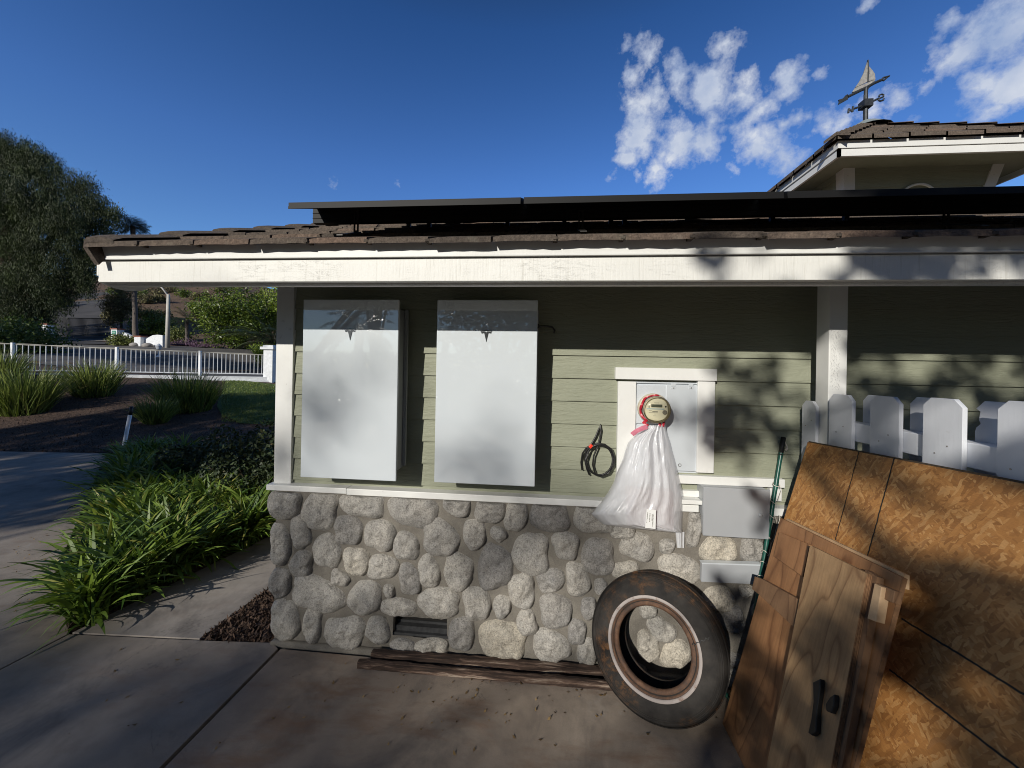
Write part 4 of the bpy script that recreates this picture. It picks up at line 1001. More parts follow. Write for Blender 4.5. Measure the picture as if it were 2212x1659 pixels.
# plastic bag hung on the meter, with a carton in it
def bag():
    t = thing('plastic_bag', tp(820, 620, -.12), 'translucent white plastic bag with red drawstring hanging from the meter', 'plastic bag')
    rows = [(612, 752, 905, .10), (640, 735, 908, .105), (670, 690, 915, .11), (705, 650, 927, .12), (745, 612, 940, .13), (800, 592, 953, .14), (870, 572, 972, .145), (960, 532, 995, .15), (1060, 497, 1020, .155), (1140, 452, 1040, .16), (1220, 388, 1041, .165), (1300, 318, 1041, .165), (1350, 372, 1038, .16), (1385, 418, 1037, .155), (1412, 600, 1036, .14), (1432, 820, 1035, .12), (1448, 1000, 1034, .08)]
    NC = 64
    def surf(front):
        P = []
        # finer rows
        fine = []
        for i in range(len(rows) - 1):
            a, c = rows[i], rows[i + 1]; n = 4
            for k in range(n): fine.append(tuple(a[j] + (c[j] - a[j]) * k / n for j in range(4)))
        fine.append(rows[-1])
        for i, (zy, l, r_, dp) in enumerate(fine):
            v = (zy - 612) / 840; row = []
            for k in range(NC + 1):
                u = k / NC; zx = l + (r_ - l) * u
                e = (4 * u * (1 - u)) ** .4
                # gathers run down from the pinched top
                fl = lambda x_: (1 - abs(((x_ / math.pi) % 2) - 1) * 2); pl = fl(u * 34 + 1.6 * math.sin(u * 8)) * .012 * max(0, 1 - .8 * v) * (1 if u > .25 else .4) + .009 * fl(u * 15 + 2 + v * 1.5) + .020 * mnoise.noise(Vector((u * 9, v * 3.5, 1))) + .007 * mnoise.noise(Vector((u * 26 + v * 6, v * 9, 7)))
                slope = 36 * (1 - u) * v
                Y = -.055 - dp * e - pl * e if front else -.045 - .01 * e
                zy2 = zy + (0 if v < .9 else (u - .5) * 0)
                if zy > 1385: zy2 = zy
                p = tp(zx, zy2, Y); row.append(p)
            P.append(row)
        return P
    def f(b): b.grid(surf(True)); b.grid(surf(False))
    part('bag_film', M['bag'], t, f, smooth=True)
    def tail(b):
        b.grid([[tp(980 + (70 - 15 * v) * u + 12 * v, 1440 + 125 * v, -.075 - .035 * math.sin(math.pi * u) - .012 * math.sin(u * 14)) for u in np.linspace(0, 1, 10)] for v in np.linspace(0, 1, 10)])
    part('bag_corner', M['bag'], t, tail, smooth=True)
    def band(b, pts, w, mi=0):
        P = []
        for i, p in enumerate(pts):
            a = Vector(pts[max(0, i - 1)]); c = Vector(pts[min(len(pts) - 1, i + 1)]); s = (c - a).cross(Vector((0, -1, 0))).normalized() * w
            P.append([Vector(p) - s, Vector(p) + Vector((0, -.004, 0)), Vector(p) + s])
        b.grid(P)
    def ring(b):                                  # round the drum of the meter
        pts = []
        for a in np.linspace(R(75), R(232), 26):
            rr = MR * (.905 + .02 * math.sin(a * 9)); pts.append((MC.x + rr * math.cos(a), -.095 - .012 * math.sin(a * 5), MC.z + rr * math.sin(a)))
        pts += [tuple(tp(738, 590, -.13)), tuple(tp(765, 616, -.14))]
        band(b, pts, .009); band(b, [(p[0] * 1.0 - .002, p[1] + .014, p[2] - .003) for p in pts], .008)
    part('drawstring', M['red'], t, ring, smooth=True)
    part('drawstring', M['red'], t, lambda b: (band(b, [tp(884, 520, -.10), tp(866, 570, -.12), tp(855, 622, -.13)], .007), band(b, [tp(902, 540, -.10), tp(890, 585, -.125), tp(882, 622, -.13)], .008)), smooth=True)
    part('drawstring_hem', M['pink'], t, lambda b: band(b, [tp(642, 684, -.14), tp(680, 655, -.16), tp(720, 636, -.165), tp(762, 622, -.155)], .014), smooth=True)
    bx = thing('carton', tp(820, 1440, -.1), 'pinkish grey carton showing through the lower half of the plastic bag', 'carton')
    part('carton_body', M['parcel'], bx, lambda b: b.prism([tp(600, 1100, -.135), tp(965, 1126, -.135), tp(968, 1425, -.135), tp(606, 1385, -.135)], (0, .06, 0)), bevel=.003)
    Yl = -.2535
    lb = part('printed_label', M['paper'], t, lambda b: b.prism([tp(757, 1262, Yl + .02), tp(830, 1270, Yl + .02), tp(826, 1418, Yl + .02), tp(745, 1408, Yl + .02)], (0, .0012, 0)))
    def pt(b):
        for x, w, y0, y1 in ((762, 4, 1290, 1372), (767, 2, 1290, 1340), (782, 6, 1296, 1362), (800, 4, 1300, 1352), (806, 4, 1306, 1404), (812, 2, 1300, 1390)):
            y = y0
            while y < y1:
                h = random.choice((5, 7, 9)); b.prism([tp(x - (y - 1262) * .06, y, Yl + .019), tp(x + w - (y - 1262) * .06, y, Yl + .019), tp(x + w - (y - 1262) * .06, min(y + h, y1), Yl + .019), tp(x - (y - 1262) * .06, min(y + h, y1), Yl + .019)], (0, .0006, 0)); y += h + 3
    part('lettering', M['print_ink'], lb, pt)
bag()

# coil of black cable on a nail
def coil():
    t = thing('cable_coil', tp(395, 603, -.02), 'looped black cable with a red tie hanging on the green siding', 'cable')
    def f(b):
        b.tube([tp(312, 998, -.03), tp(292, 950, -.03), tp(276, 880, -.035), tp(284, 810, -.04), tp(318, 775, -.04), tp(360, 700, -.035), tp(385, 640, -.03), tp(396, 605, -.025), tp(402, 650, -.03), tp(392, 710, -.035), tp(378, 770, -.04), tp(345, 850, -.045), tp(338, 920, -.045), tp(355, 985, -.045), tp(400, 1010, -.05), tp(460, 985, -.05), tp(500, 925, -.05), tp(505, 860, -.05), tp(480, 795, -.05), tp(430, 760, -.05), tp(370, 752, -.05), tp(320, 772, -.045)], .0055, 8)
        b.tube([tp(255, 958, -.03), tp(247, 900, -.03), tp(258, 830, -.035), tp(290, 785, -.04), tp(320, 770, -.045)], .0055, 8)
        b.tube([tp(276 + 0, 880, -.055)] + [tp(388 + 104 * math.cos(a), 880 + 118 * math.sin(a), -.055 - .004 * math.sin(3 * a)) for a in np.linspace(math.pi, 3 * math.pi, 40)] + [tp(320, 775, -.05)], .0055, 8)
    part('cable', M['cable'], t, f, smooth=True)
    part('red_tie', M['red_tie'], t, lambda b: b.beam(tp(312, 785, -.05), tp(332, 762, -.05), .020, .018), bevel=.002)
coil()
def utility_boxes():
    t = thing('utility_box', tp(1450, 1480, -.12), 'flat grey metal utility box with round knob set above the cobbles', 'utility box')
    d = part('box_door', M['grey_paint'], t, lambda b: b.prism([tp(1200, 1090, -.145), tp(1720, 1118, -.145), tp(1707, 1500, -.145), tp(1198, 1470, -.145)], (0, .022, 0)), bevel=.003)
    part('box_body', M['grey_paint'], t, lambda b: b.prism([tp(1204, 1096, -.120), tp(1714, 1124, -.120), tp(1701, 1494, -.120), tp(1202, 1464, -.120)], (0, .115, 0)))
    part('knob', M['grey_paint'], d, lambda b: b.lathe([(.011, 0), (.011, .006), (.006, .009), (0, .009)], Matrix.Translation(tp(1640, 1310, -.145)) @ Matrix.Rotation(R(90), 4, 'X'), 16), smooth=True)
    t = thing('metal_plate', atY(1570, 1262, -.12), 'narrow grey metal plate between the cobbles under the utility box', 'metal plate')
    z = lambda zx, zy, Y=-.130: atY((2100 + zx * .5906) / 1.736, (1900 + zy * .5906) / 1.736, Y)
    part('plate', M['grey_paint'], t, lambda b: b.prism([z(902, 362), z(1290, 375), z(1290, 497), z(898, 478)], (0, .03, 0)), bevel=.003)
    part('plate_lip', M['steel'], t, lambda b: b.prism([z(902, 356, -.136), z(1290, 368, -.136), z(1290, 376, -.136), z(902, 363, -.136)], (0, .036, 0)))
    t = thing('wall_hook', tp(1835, 770, -.02), 'small bent metal hook on the siding beside the green pole top', 'hook')
    part('hook', M['string'], t, lambda b: b.tube([tp(1830, 720, -.012), tp(1834, 750, -.03), tp(1846, 770, -.035), tp(1852, 795, -.035), tp(1842, 808, -.03), tp(1832, 798, -.03)], .004, 6), smooth=True)
    t = thing('hose_stub', tp(1842, 795, -.02), 'short pale strap end hanging under the wall hook', 'strap')
    part('strap', M['string'], t, lambda b: b.beam(tp(1843, 770, -.03), tp(1838, 806, -.03), .010, .004))
utility_boxes()

# ------------------------------------------------------------------ timbers on the slab
def timbers():
    p = lambda zx, zy, z: Vector(atZ((960 + zx * .6632) / 1.736, (1780 + zy * .6632) / 1.736, z))
    for (l, r_, zz, w, lab) in (((648, 1012), (1935, 1108), .050, .045, 'dark weathered timber lying against the foot of the cobbles'), ((572, 1062), (1935, 1180), .040, .036, 'splintery old timber lying in front of the other on the slab')):
        a, c = p(*l, zz), p(*r_, zz); d = (c - a).normalized(); c = a + d * 1.62; n = Vector((-d.y, d.x, 0))
        t = thing('old_timber', (a.x, a.y, 0), lab, 'timber', 'old timbers at the foot of the wall')
        def f(b):
            N_ = 60; rings = []
            for i in range(N_ + 1):
                o = a + d * ((c - a).length * i / N_) ; ring = []
                for (s, h) in ((0, .002), (w, .002), (w, zz), (w * .5, zz + .004), (0, zz)):
                    j = mnoise.noise(Vector((i * .55, s * 60, h * 60))) * .0035
                    ring.append((o.x + n.x * (s + j) - n.x * w * .0, o.y + n.y * (s + j), max(.001, h + j * (h > .01))))
                rings.append(ring)
            V = [q for r2 in rings for q in r2]
            Fs = [(i*5+k, i*5+(k+1)%5, (i+1)*5+(k+1)%5, (i+1)*5+k) for i in range(N_) for k in range(5)] + [(4,3,2,1,0), tuple(N_*5+k for k in range(5))]
            b.add(V, Fs)
        part('plank', M['lumber'], t, f)
timbers()

# ------------------------------------------------------------------ tyre
def tyre():
    c = atY(1410, 1397, -.36)
    yaw, lean = R(27), R(19)
    out = Vector((-math.sin(yaw) * math.cos(lean), -math.cos(yaw) * math.cos(lean), math.sin(lean)))
    rot = out.to_track_quat('Z', 'Y').to_matrix().to_4x4()
    Rr = .372; SC = .952
    low = c.z - Rr * math.cos(lean)
    c.z += .0
    t = thing('tyre_casing', (c.x, c.y, 0), 'rusty old tyre with worn whitewall ring leaning on the cobblestones', 'tyre')
    Mx = Matrix.Translation(c) @ rot @ Matrix.Scale(SC, 4)
    def casing(b):
        prof = [(.222, -.012), (.236, -.002), (.262, .004), (.290, .006), (.318, .001), (.342, -.012), (.358, -.030), (.366, -.046), (.372, -.060), (.374, -.11), (.372, -.160), (.366, -.176), (.345, -.200), (.30, -.216), (.25, -.214), (.215, -.205), (.198, -.19), (.205, -.178), (.26, -.176), (.33, -.165), (.350, -.13), (.350, -.09), (.33, -.052), (.26, -.040), (.215, -.036)]
        n = 96
        prof2 = []
        b.lathe(prof, Mx, n)
        for gz in (-.075, -.10, -.125, -.15):                        # circumferential tread ribs
            b.lathe([(.373, gz), (.3785, gz + .002), (.3785, gz + .016), (.373, gz + .018)], Mx, n)
        for rr in (.352, .345, .330):
            b.lathe([(rr - .003, -.022 if rr > .35 else (-.014 if rr > .34 else -.003)), (rr, -.017 if rr > .35 else (-.010 if rr > .34 else .0015)), (rr + .003, -.026 if rr > .35 else (-.016 if rr > .34 else -.005))], Mx, n)
    part('sidewall_and_tread', M['tyre'], t, casing, smooth=True)
    part('bead', M['bead'], t, lambda b: b.lathe([(.222, -.0125), (.212, -.008), (.203, -.012), (.197, -.022), (.199, -.034), (.215, -.0365)], Mx, 80), smooth=True)
    part('rim_step', M['bead'], t, lambda b: b.lathe([(.226, -.010), (.232, -.001), (.238, -.002)], Mx, 80), smooth=True)
    part('whitewall', M['whitewall'], t, lambda b: b.lathe([(.238, .000), (.241, .0045), (.253, .0070), (.255, .005)], Mx, 96), smooth=True)
    def crack(b):
        pts = []
        for i, r_ in enumerate(np.linspace(.215, .315, 12)):
            a = R(22) + .02 * math.sin(i * 2.3) + .008 * i; pts.append(Mx @ Vector((r_ * math.cos(a), r_ * math.sin(a), .008)))
        b.tube(pts, .0022, 5)
    part('crack', M['black'], t, crack)
tyre()

# ------------------------------------------------------------------ leaning boards
class Lean:
    def __init__(s, x0, k): s.p = Vector((x0, 0, 0)); s.n = Vector((1, 0, -k)).normalized(); s.k, s.x0 = k, x0
    def off(s, e): L = Lean(s.x0, s.k); L.p = s.p - s.n * e; return L           # e metres towards the camera
    def hit(s, px, py):
        d = Vector(ray(px, py)); c = Vector(CAM); t = (s.p - c).dot(s.n) / d.dot(s.n); return c + d * t
    def z8(s, zx, zy): return s.hit((2640 + zx * .8316) / 1.736, (1500 + zy * .8316) / 1.736)
    def at(s, y, z): q = s.p; return Vector((q.x + (z - q.z) * s.k, y, z))
def boards():
    P = Lean(1.05, .267)
    tl, tr = P.hit(1745, 955), P.hit(2212, 1045)
    ext_ = tl + (tr - tl) * 1.35
    t = thing('strand_board', (1.1, tl.y, 0), 'large strand board sheet with black guide lines leaning on the picket fence', 'board')
    bl = P.at(tl.y + .01, .012); brr = P.at(ext_.y, .012)
    part('sheet', [M['osb']], t, lambda b: b.prism([tl, ext_, brr, bl], P.n * .011))
    part('painted_edge', M['osb_edge'], t, lambda b: (b.beam(tl + P.n * .0055 + Vector((0, 0, .001)), ext_ + P.n * .0055 + Vector((0, 0, .001)), .013, .004, P.n), b.beam(tl + P.n * .0055 + Vector((0, .001, 0)), bl + P.n * .0055 + Vector((0, .001, 0)), .013, .004, P.n)))
    def lines(b, k_):
        S = P.off(.0012)
        for (a, c, w) in ((((698, 232), (592, 632), .0042), ((858, 262), (735, 712), .0055), ((890, 985), (1560, 1400), .0065), ((835, 1215), (1560, 1770), .0065))[k_],):
            p0, p1 = S.z8(*a), S.z8(*c); N_ = 40; sd_ = (p1 - p0).cross(P.n).normalized(); Ps = []
            for i in range(N_ + 1):
                q = p0 + (p1 - p0) * i / N_; j = random.uniform(-.0012, .0012); Ps.append([q + sd_ * (w / 2 + j), q - sd_ * (w / 2 - j)])
            b.grid(Ps)
    for k_ in range(4): part('guide_line', M['ink'], t, lambda b: lines(b, k_))
    # brown plywood sheet
    B = Lean(.955, .225)
    t = thing('plywood_panel', (1.0, -.35, 0), 'warm brown plywood panel with battens leaning on the strand board', 'plywood panel')
    a, c = B.z8(345, 532), B.z8(893, 800); dirn = (c - a)
    e_ = a + dirn * 1.0
    lb = B.at(a.y + .035, .01); rb = B.at(e_.y - .01, .01)
    part('sheet', M['ply_warm'], t, lambda b: b.prism([a, e_, rb, lb], B.n * .016))
    part('sawn_edge', M['ply_edge'], t, lambda b: b.prism([e_ + Vector((0, -.001, 0)), rb + Vector((0, -.001, 0)), rb + B.n * .016 + Vector((0, -.001, 0)), e_ + B.n * .016 + Vector((0, -.001, 0))], (0, -.002, 0)))
    Bt = Lean(.955, .225).off(-.017)
    part('back_batten', M['pale_wood'], t, lambda b: b.prism([a + B.n * .017 + Vector((0, -.02, .010)), e_ + B.n * .017 + Vector((0, .012, .010)), e_ + B.n * .017 + Vector((0, .012, -.04)), a + B.n * .017 + Vector((0, -.02, -.04))], B.n * .018))
    F1 = B.off(.014)
    part('patch_board', M['ply_warm'], t, lambda b: b.prism([F1.z8(338, 595), F1.z8(476, 652), F1.z8(444, 797), F1.z8(314, 705)], B.n * .0135), bevel=.002)
    F2 = B.off(.030)
    part('batten', M['ply_dark'], t, lambda b: b.prism([F2.z8(228, 795), F2.z8(262, 808), F2.z8(428, 900), F2.z8(404, 1025), F2.z8(250, 880), F2.z8(215, 852)], B.n * .029), bevel=.002)
    part('batten', M['ply_dark'], t, lambda b: b.prism([F2.z8(720, 800), F2.z8(860, 860), F2.z8(850, 915), F2.z8(705, 850)], B.n * .026), bevel=.002)
    # pale front sheet
    D = B.off(.048)
    t = thing('plywood_door', (.9, -.7, 0), 'pale weathered plywood door with two dark handles leaning in front of the others', 'plywood door')
    p0, p1, p2 = D.z8(478, 655), D.z8(735, 782), D.z8(574, 1640)
    l2 = D.z8(300, 1560)
    def to_floor(p, q): k = (p.z - .008) / (p.z - q.z); return p + (q - p) * k
    f1, f2 = to_floor(p1, p2), to_floor(p0, l2)
    part('sheet', M['ply_pale'], t, lambda b: b.prism([p0, p1, f1, f2], D.n * .017))
    def plies(b):
        for k in range(4):
            s_ = D.n * (.0005 + k * .0042); b.prism([p1 + s_, f1 + s_, f1 + s_ + D.n * .0026, p1 + s_ + D.n * .0026], Vector((0, -.0022 - .001 * (k % 2), 0)))
    part('sawn_edge', M['ply_edge'], t, plies)
    part('edge_batten', M['ply_dark'], t, lambda b: b.prism([p1 + D.n * .0175 + Vector((0, -.022, .004)), f1 + D.n * .0175 + Vector((0, -.022, 0)), f1 + D.n * .0175 + Vector((0, .03, 0)), p1 + D.n * .0175 + Vector((0, .03, .004))], D.n * .024))
    G = D.off(-.003)
    part('wood_block', M['pale_wood'], t, lambda b: b.prism([G.z8(768, 826), G.z8(801, 842), G.z8(775, 1000), G.z8(736, 985)], D.n * .03), bevel=.002)
    H = D.off(.020)
    part('handle', M['black'], t, lambda b: b.prism([H.z8(523, 1256), H.z8(522, 1300), H.z8(508, 1400), H.z8(503, 1500), H.z8(485, 1512), H.z8(468, 1500), H.z8(482, 1440), H.z8(492, 1360), H.z8(490, 1272)], D.n * .019), bevel=.003)
    part('handle', M['black'], t, lambda b: b.prism([H.z8(588, 1325), H.z8(584, 1380), H.z8(572, 1412), H.z8(550, 1402), H.z8(547, 1370), H.z8(566, 1340)], D.n * .019), bevel=.003)
boards()

def stakes():
    top, bot = atY(1692, 948, -.03), atZ(1597, 1540, .0)
    t = thing('garden_stake', (bot.x, bot.y, 0), 'tall dark green stake standing against the wall beside the boards', 'stake', 'green garden stakes')
    def pole(b, a, c):
        n = 34; r_ = [.0115 + (.0022 if i % 4 == 0 else 0) for i in range(n + 1)]
        b.tube([a + (c - a) * i / n for i in range(n + 1)], r_, 8)
    part('pole', M['green'], t, lambda b: pole(b, bot, top), smooth=True)
    part('cap', M['black'], t, lambda b: b.tube([top + (top - bot).normalized() * -.10, top + (top - bot).normalized() * .01], .0135, 8), smooth=True)
    part('joint_sleeve', M['black'], t, lambda b: b.tube([bot + (top - bot) * .27, bot + (top - bot) * .33], .019, 8))
    ax = (top - bot).normalized(); e1 = ax.orthogonal().normalized(); e2 = ax.cross(e1)
    def ties(b):
        for s in (.47, .52, .56, .62, .70, .755, .82):
            o = bot + (top - bot) * s; b.tube([o + e1 * .017 * math.cos(a) + e2 * .017 * math.sin(a) + ax * .012 * math.sin(a + s * 9) for a in np.linspace(0, 6.28, 14)], .0018, 5)
        o = bot + (top - bot) * .70
        for k in range(3):
            pts = [o + Vector((.015 + .03 * math.sin(u * 3 + k) , -.01, -.30 * u + .01 * math.sin(u * 17 + k * 2))) for u in np.linspace(0, 1, 16)]; b.tube(pts, .0015, 5)
        b.tube([bot + (top - bot) * .82 + Vector((.016, -.01, 0)), bot + (top - bot) * .80 + Vector((.03, -.01, 0)), bot + (top - bot) * .76 + Vector((.02, -.01, 0))], .0015, 5)
    part('string', M['string'], t, ties)
    a, c = atZ(1556, 1482, .03), atZ(1700, 1690, .015)
    t2 = thing('garden_stake', (a.x, a.y, 0), 'dark green stake lying on the slab from behind the tyre', 'stake', 'green garden stakes')
    part('pole', M['green'], t2, lambda b: pole(b, a, c), smooth=True)
    k = .33
    part('clip', M['green'], t2, lambda b: (b.beam(a + (c - a) * .27 + Vector((0, 0, .012)), a + (c - a) * .42 + Vector((0, 0, .012)), .030, .010), b.tube([a + (c - a) * .40, a + (c - a) * .44], .02, 8)))
stakes()

# ------------------------------------------------------------------ white picket fence running out from the house
def picket_fence():
    t = thing('picket_fence', (1.54, -.9, 0), 'white board picket fence running from the porch post towards the viewer', 'fence')
    def pk(x, y0, y1, zt, zb=.02, clip=.030, broken=False):
        def f(b):
            pts = [(x, y0, zb), (x, y1, zb), (x, y1, zt - clip), (x, y1 + clip, zt), (x, y0 - clip, zt), (x, y0, zt - clip)]
            if broken: pts = [(x, y0, zb), (x, y1, zb), (x, y1, zt - clip), (x, y1 + clip, zt), (x, y0 - clip, zt), (x, y0 - .002, zt - clip), (x, y0 - .016, zt - .04), (x, y0 - .012, zt - .07), (x, y0 - .018, zt - .085), (x, y0 - .004, zt - .10), (x, y0, zt - .115)]
            b.prism(pts, (.017, 0, 0))
        pk_ = part('picket', M['picket'], t, f, bevel=.0015)
        for dy, zz in ((-.022, 1.60), (.025, 1.565)):
            if x < 1.55: part('nail', M['screw'], pk_, lambda b: b.lathe([(.0035, 0), (.003, .0012), (0, .0014)], Matrix.Translation((x, (y0 + y1) / 2 + dy, zz)) @ Matrix.Rotation(R(-90), 4, 'Y'), 8))
    xf, xb = 1.505, 1.578
    Y = lambda px, X: atX(px, 870, X).y
    for l, r_, zt in ((1791, 1841, 1.762), (1880, 1943, 1.770), (1994, 2080, 1.779), (2155, 2262, 1.787)): pk(xf, Y(l, xf), Y(r_, xf), zt)
    pk(xf, Y(2400, xf), Y(2620, xf), 1.79)
    pk(1.503, -.084, -.20, 1.71)
    for l, r_, zt, br in ((1864, 1925, 1.765, 0), (1966, 2042, 1.772, 0), (2107, 2215, 1.775, 1), (2330, 2500, 1.78, 0)): pk(xb + .02, Y(l, xb + .02), Y(r_, xb + .02), zt, broken=br)
    part('rail', M['picket'], t, lambda b: b.box((xf + .018, -2.3, 1.535), (xb + .018, -.27, 1.625)), bevel=.003)
    part('rail', M['picket'], t, lambda b: b.box((xf + .018, -2.3, .30), (xb + .018, -.27, .39)), bevel=.003)
picket_fence()

# ------------------------------------------------------------------ planting
def strap_mesh(name, n, length, width, arch, spread, seg, mat_, parent, tint=(0, .9), yellow=.03, stiff=0.0, rbase=.05):
    """a tuft of arching strap leaves rising from one point"""
    V, Fq, T = [], [], []
    for i in range(n):
        az = rng.uniform(0, 2 * math.pi); L = length * rng.uniform(.6, 1.1); w = width * rng.uniform(.7, 1.15)
        el = R(90) - abs(rng.normal(0, spread)); el = max(el, R(12)); bend = arch * rng.uniform(.5, 1.3)
        p = np.array([rbase * rng.normal() * .6, rbase * rng.normal() * .6, 0.0]); h = np.array([math.cos(az), math.sin(az), 0]); sd_ = np.array([-h[1], h[0], 0])
        tw = rng.normal(0, .25); tt = rng.uniform(*tint); tt = 1.0 if rng.random() < yellow else tt * .85
        b0 = len(V)
        for k in range(seg + 1):
            f = k / seg; e = el - bend * f ** 1.6
            if k: p = p + (h * math.cos(e) + np.array([0, 0, math.sin(e)])) * L / seg
            ww = w * (.75 + .5 * f if f < .5 else 1.0 * (1 - ((f - .5) / .5) ** 2.2)) * .5 + .0006
            nrm = -h * math.sin(e) + np.array([0, 0, math.cos(e)]); s2 = sd_ * math.cos(tw * f * 3) + nrm * math.sin(tw * f * 3)
            V += [p - s2 * ww + nrm * ww * .25, p + s2 * ww + nrm * ww * .25]; T += [tt * (.75 + .25 * f)] * 2
        for k in range(seg): a = b0 + 2 * k; Fq.append((a, a + 1, a + 3, a + 2))
    V = np.array(V); V[:, 2] = np.maximum(V[:, 2], .003)
    W = np.array(world_mat(parent)); V = V @ W[:3, :3].T + W[:3, 3]
    o = np_mesh(name, V, np.array(Fq), mat_, parent, np.array(T)); o.data.polygons.foreach_set('use_smooth', [True] * len(Fq)); return o

def agapanthus():
    protos = []
    for k in range(4):
        t = thing('agapanthus_plant', (0, 0, 0), 'agapanthus plant with arching green strap leaves in the bed beside the path', 'plant', 'agapanthus plants beside the path')
        strap_mesh('leaves', 120, .58, .028, 1.15, .44, 7, M['agap'], t, yellow=.06, rbase=.08); protos.append(t)
    L0, L1 = Vector(g(150, 1345)), Vector(g(262, 1000)); R0, R1 = Vector(g(175, 1345)), Vector(E1) 
    spots = []
    for r_ in range(11):
        f = r_ / 10
        a = L0 + (L1 - L0) * f + Vector((.10, .10)); c = R0 + (R1 - R0) * min(1, f * 1.25) + Vector((-.10, .16)) + (Vector((R1.x - R0.x, R1.y - R0.y)).normalized() * (1.8 * max(0, f - .8) / .2))
        n = 1 + int((c - a).length / .36)
        for k in range(n + 1):
            q = a + (c - a) * (k / max(1, n)); spots.append((q.x + random.uniform(-.09, .09), q.y + random.uniform(-.08, .08)))
    for i, (x, y) in enumerate(spots):
        o = protos[i] if i < 4 else copy_tree(protos[i % 4])
        s = random.uniform(.85, 1.15); o.location = (x, y, .0); o.rotation_euler = (0, 0, random.uniform(0, 6.28)); o.scale = (s, s, s * random.uniform(.9, 1.1))
agapanthus()

def blade_clump(px0, px1, pytop, pybot, label, n, yellow=.05, spread=.36):
    c = ground_hit((px0 + px1) / 2, pybot); dep = (c - Vector(CAM)).dot(Vector(_fw)); w = (px1 - px0) / F * dep; h = (pybot - pytop) / F * dep
    t = thing('lily_clump', c, label, 'plant', 'upright bladed clumps on the mulch bed')
    V, T, Fq = [], [], []
    for i in range(n):
        a = rng.uniform(0, 6.283); r_ = math.sqrt(rng.random()) * w * .30
        bx, by = r_ * math.cos(a), r_ * math.sin(a) * .8; L = h * rng.uniform(.75, 1.2) * (1 - .3 * (r_ / (w * .3)) ** 2)
        out = r_ / (w * .3); el = R(90) - abs(rng.normal(0, .16)) - out * spread * rng.uniform(.4, 1.3); az = a + rng.normal(0, .6); bend = rng.uniform(0, .5)
        p = np.array([c.x + bx, c.y + by, height(c.x + bx, c.y + by)]); hh = np.array([math.cos(az), math.sin(az), 0]); f2 = rng.uniform(0, 6.28); sd_ = np.array([math.cos(f2), math.sin(f2), 0])
        tt = 1.0 if rng.random() < yellow else rng.uniform(0, .85); b0 = len(V); ww0 = .021 * rng.uniform(.7, 1.2)
        for k in range(5):
            f = k / 4; e = el - bend * f * f
            if k: p = p + (hh * math.cos(e) + np.array([0, 0, math.sin(e)])) * L / 4
            ww = ww0 * (1 - f ** 3) * .5 + .001; V += [p - sd_ * ww, p + sd_ * ww]; T += [tt] * 2
        for k in range(4): q = b0 + 2 * k; Fq.append((q, q + 1, q + 3, q + 2))
    np_mesh('leaves', np.array(V), np.array(Fq), M['blade'], t, np.array(T))
blade_clump(145, 262, 778, 853, 'pale green bladed clump in full sun at the foot of the railing', 620, .10)
blade_clump(325, 482, 800, 885, 'wide dark bladed clump in shade in front of the white pillar', 900, .03)
blade_clump(-30, 128, 790, 890, 'broad bladed clump at the far left edge of the mulch bed', 900, .05)
blade_clump(-40, 52, 752, 828, 'leafy clump rising behind the broad one at the left edge', 420, .05)
blade_clump(300, 372, 850, 915, 'small shaded bladed clump between the hedge and the mulch', 300, .02, .5)

def leaf_ball(centers, n, size, asp, tint=(0, 1), shell=.55, up=.3):
    C, Nn = [], []
    ws = np.array([r[0] * r[1] + r[1] * r[2] for _, r in centers]); ws = ws / ws.sum()
    for (c, r_), w in zip(centers, ws):
        k = max(8, int(n * w)); d = unit(rng.normal(size=(k, 3))); q = (shell + (1 - shell) * rng.random((k, 1)) ** .6)
        q = q * (1 + .16 * np.sin(d[:, :1] * 7 + d[:, 1:2] * 5)) 
        C.append(np.array(c) + d * q * np.array(r_)); Nn.append(d)
    C, Nn = np.concatenate(C), np.concatenate(Nn)
    V, Fq = leaf_quads(C, size * rng.uniform(.6, 1.25, len(C)), asp, up, Nn * 1.4, 1.0)
    return V, Fq, np.repeat(rng.uniform(tint[0], tint[1], len(C)), 4)
def hedge():
    for (px, py, d, rx, ry, rz_, lab) in ((425, 975, 5.6, .62, .55, .42, 'rounded dark hedge shrub at the end of the agapanthus bed'), (560, 1000, 5.1, .85, .62, .62, 'clipped dark glossy hedge shrub beside the white corner post')):
        c = at(px, py, d); base = Vector((c.x, c.y, 0))
        t = thing('hedge_shrub', base, lab, 'shrub', 'dark clipped shrubs behind the agapanthus')
        V, Fq, T = leaf_ball([((c.x, c.y, rz_ * .75), (rx, ry, rz_)), ((c.x + .3, c.y + .2, rz_ * .7), (rx * .8, ry * .8, rz_ * .9))], 9000, .055, .55, (0, .9))
        ok = V.reshape(-1, 4, 3)[:, :, 2].min(1) > .0; V = V.reshape(-1, 4, 3)[ok].reshape(-1, 3); T = T.reshape(-1, 4)[ok].ravel(); Fq = np.arange(len(V)).reshape(-1, 4)
        np_mesh('foliage', V, Fq, M['hedge'], t, T)
        def stems(b):
            for k in range(9):
                a = k * .7; b.tube([base + Vector((.08 * math.cos(a), .08 * math.sin(a), -.02)), base + Vector((rx * .5 * math.cos(a), ry * .5 * math.sin(a), rz_ * .6)), base + Vector((rx * .8 * math.cos(a), ry * .8 * math.sin(a), rz_ * 1.0))], [.02, .012, .005], 5)
        part('stems', M['trunk'], t, stems)
hedge()
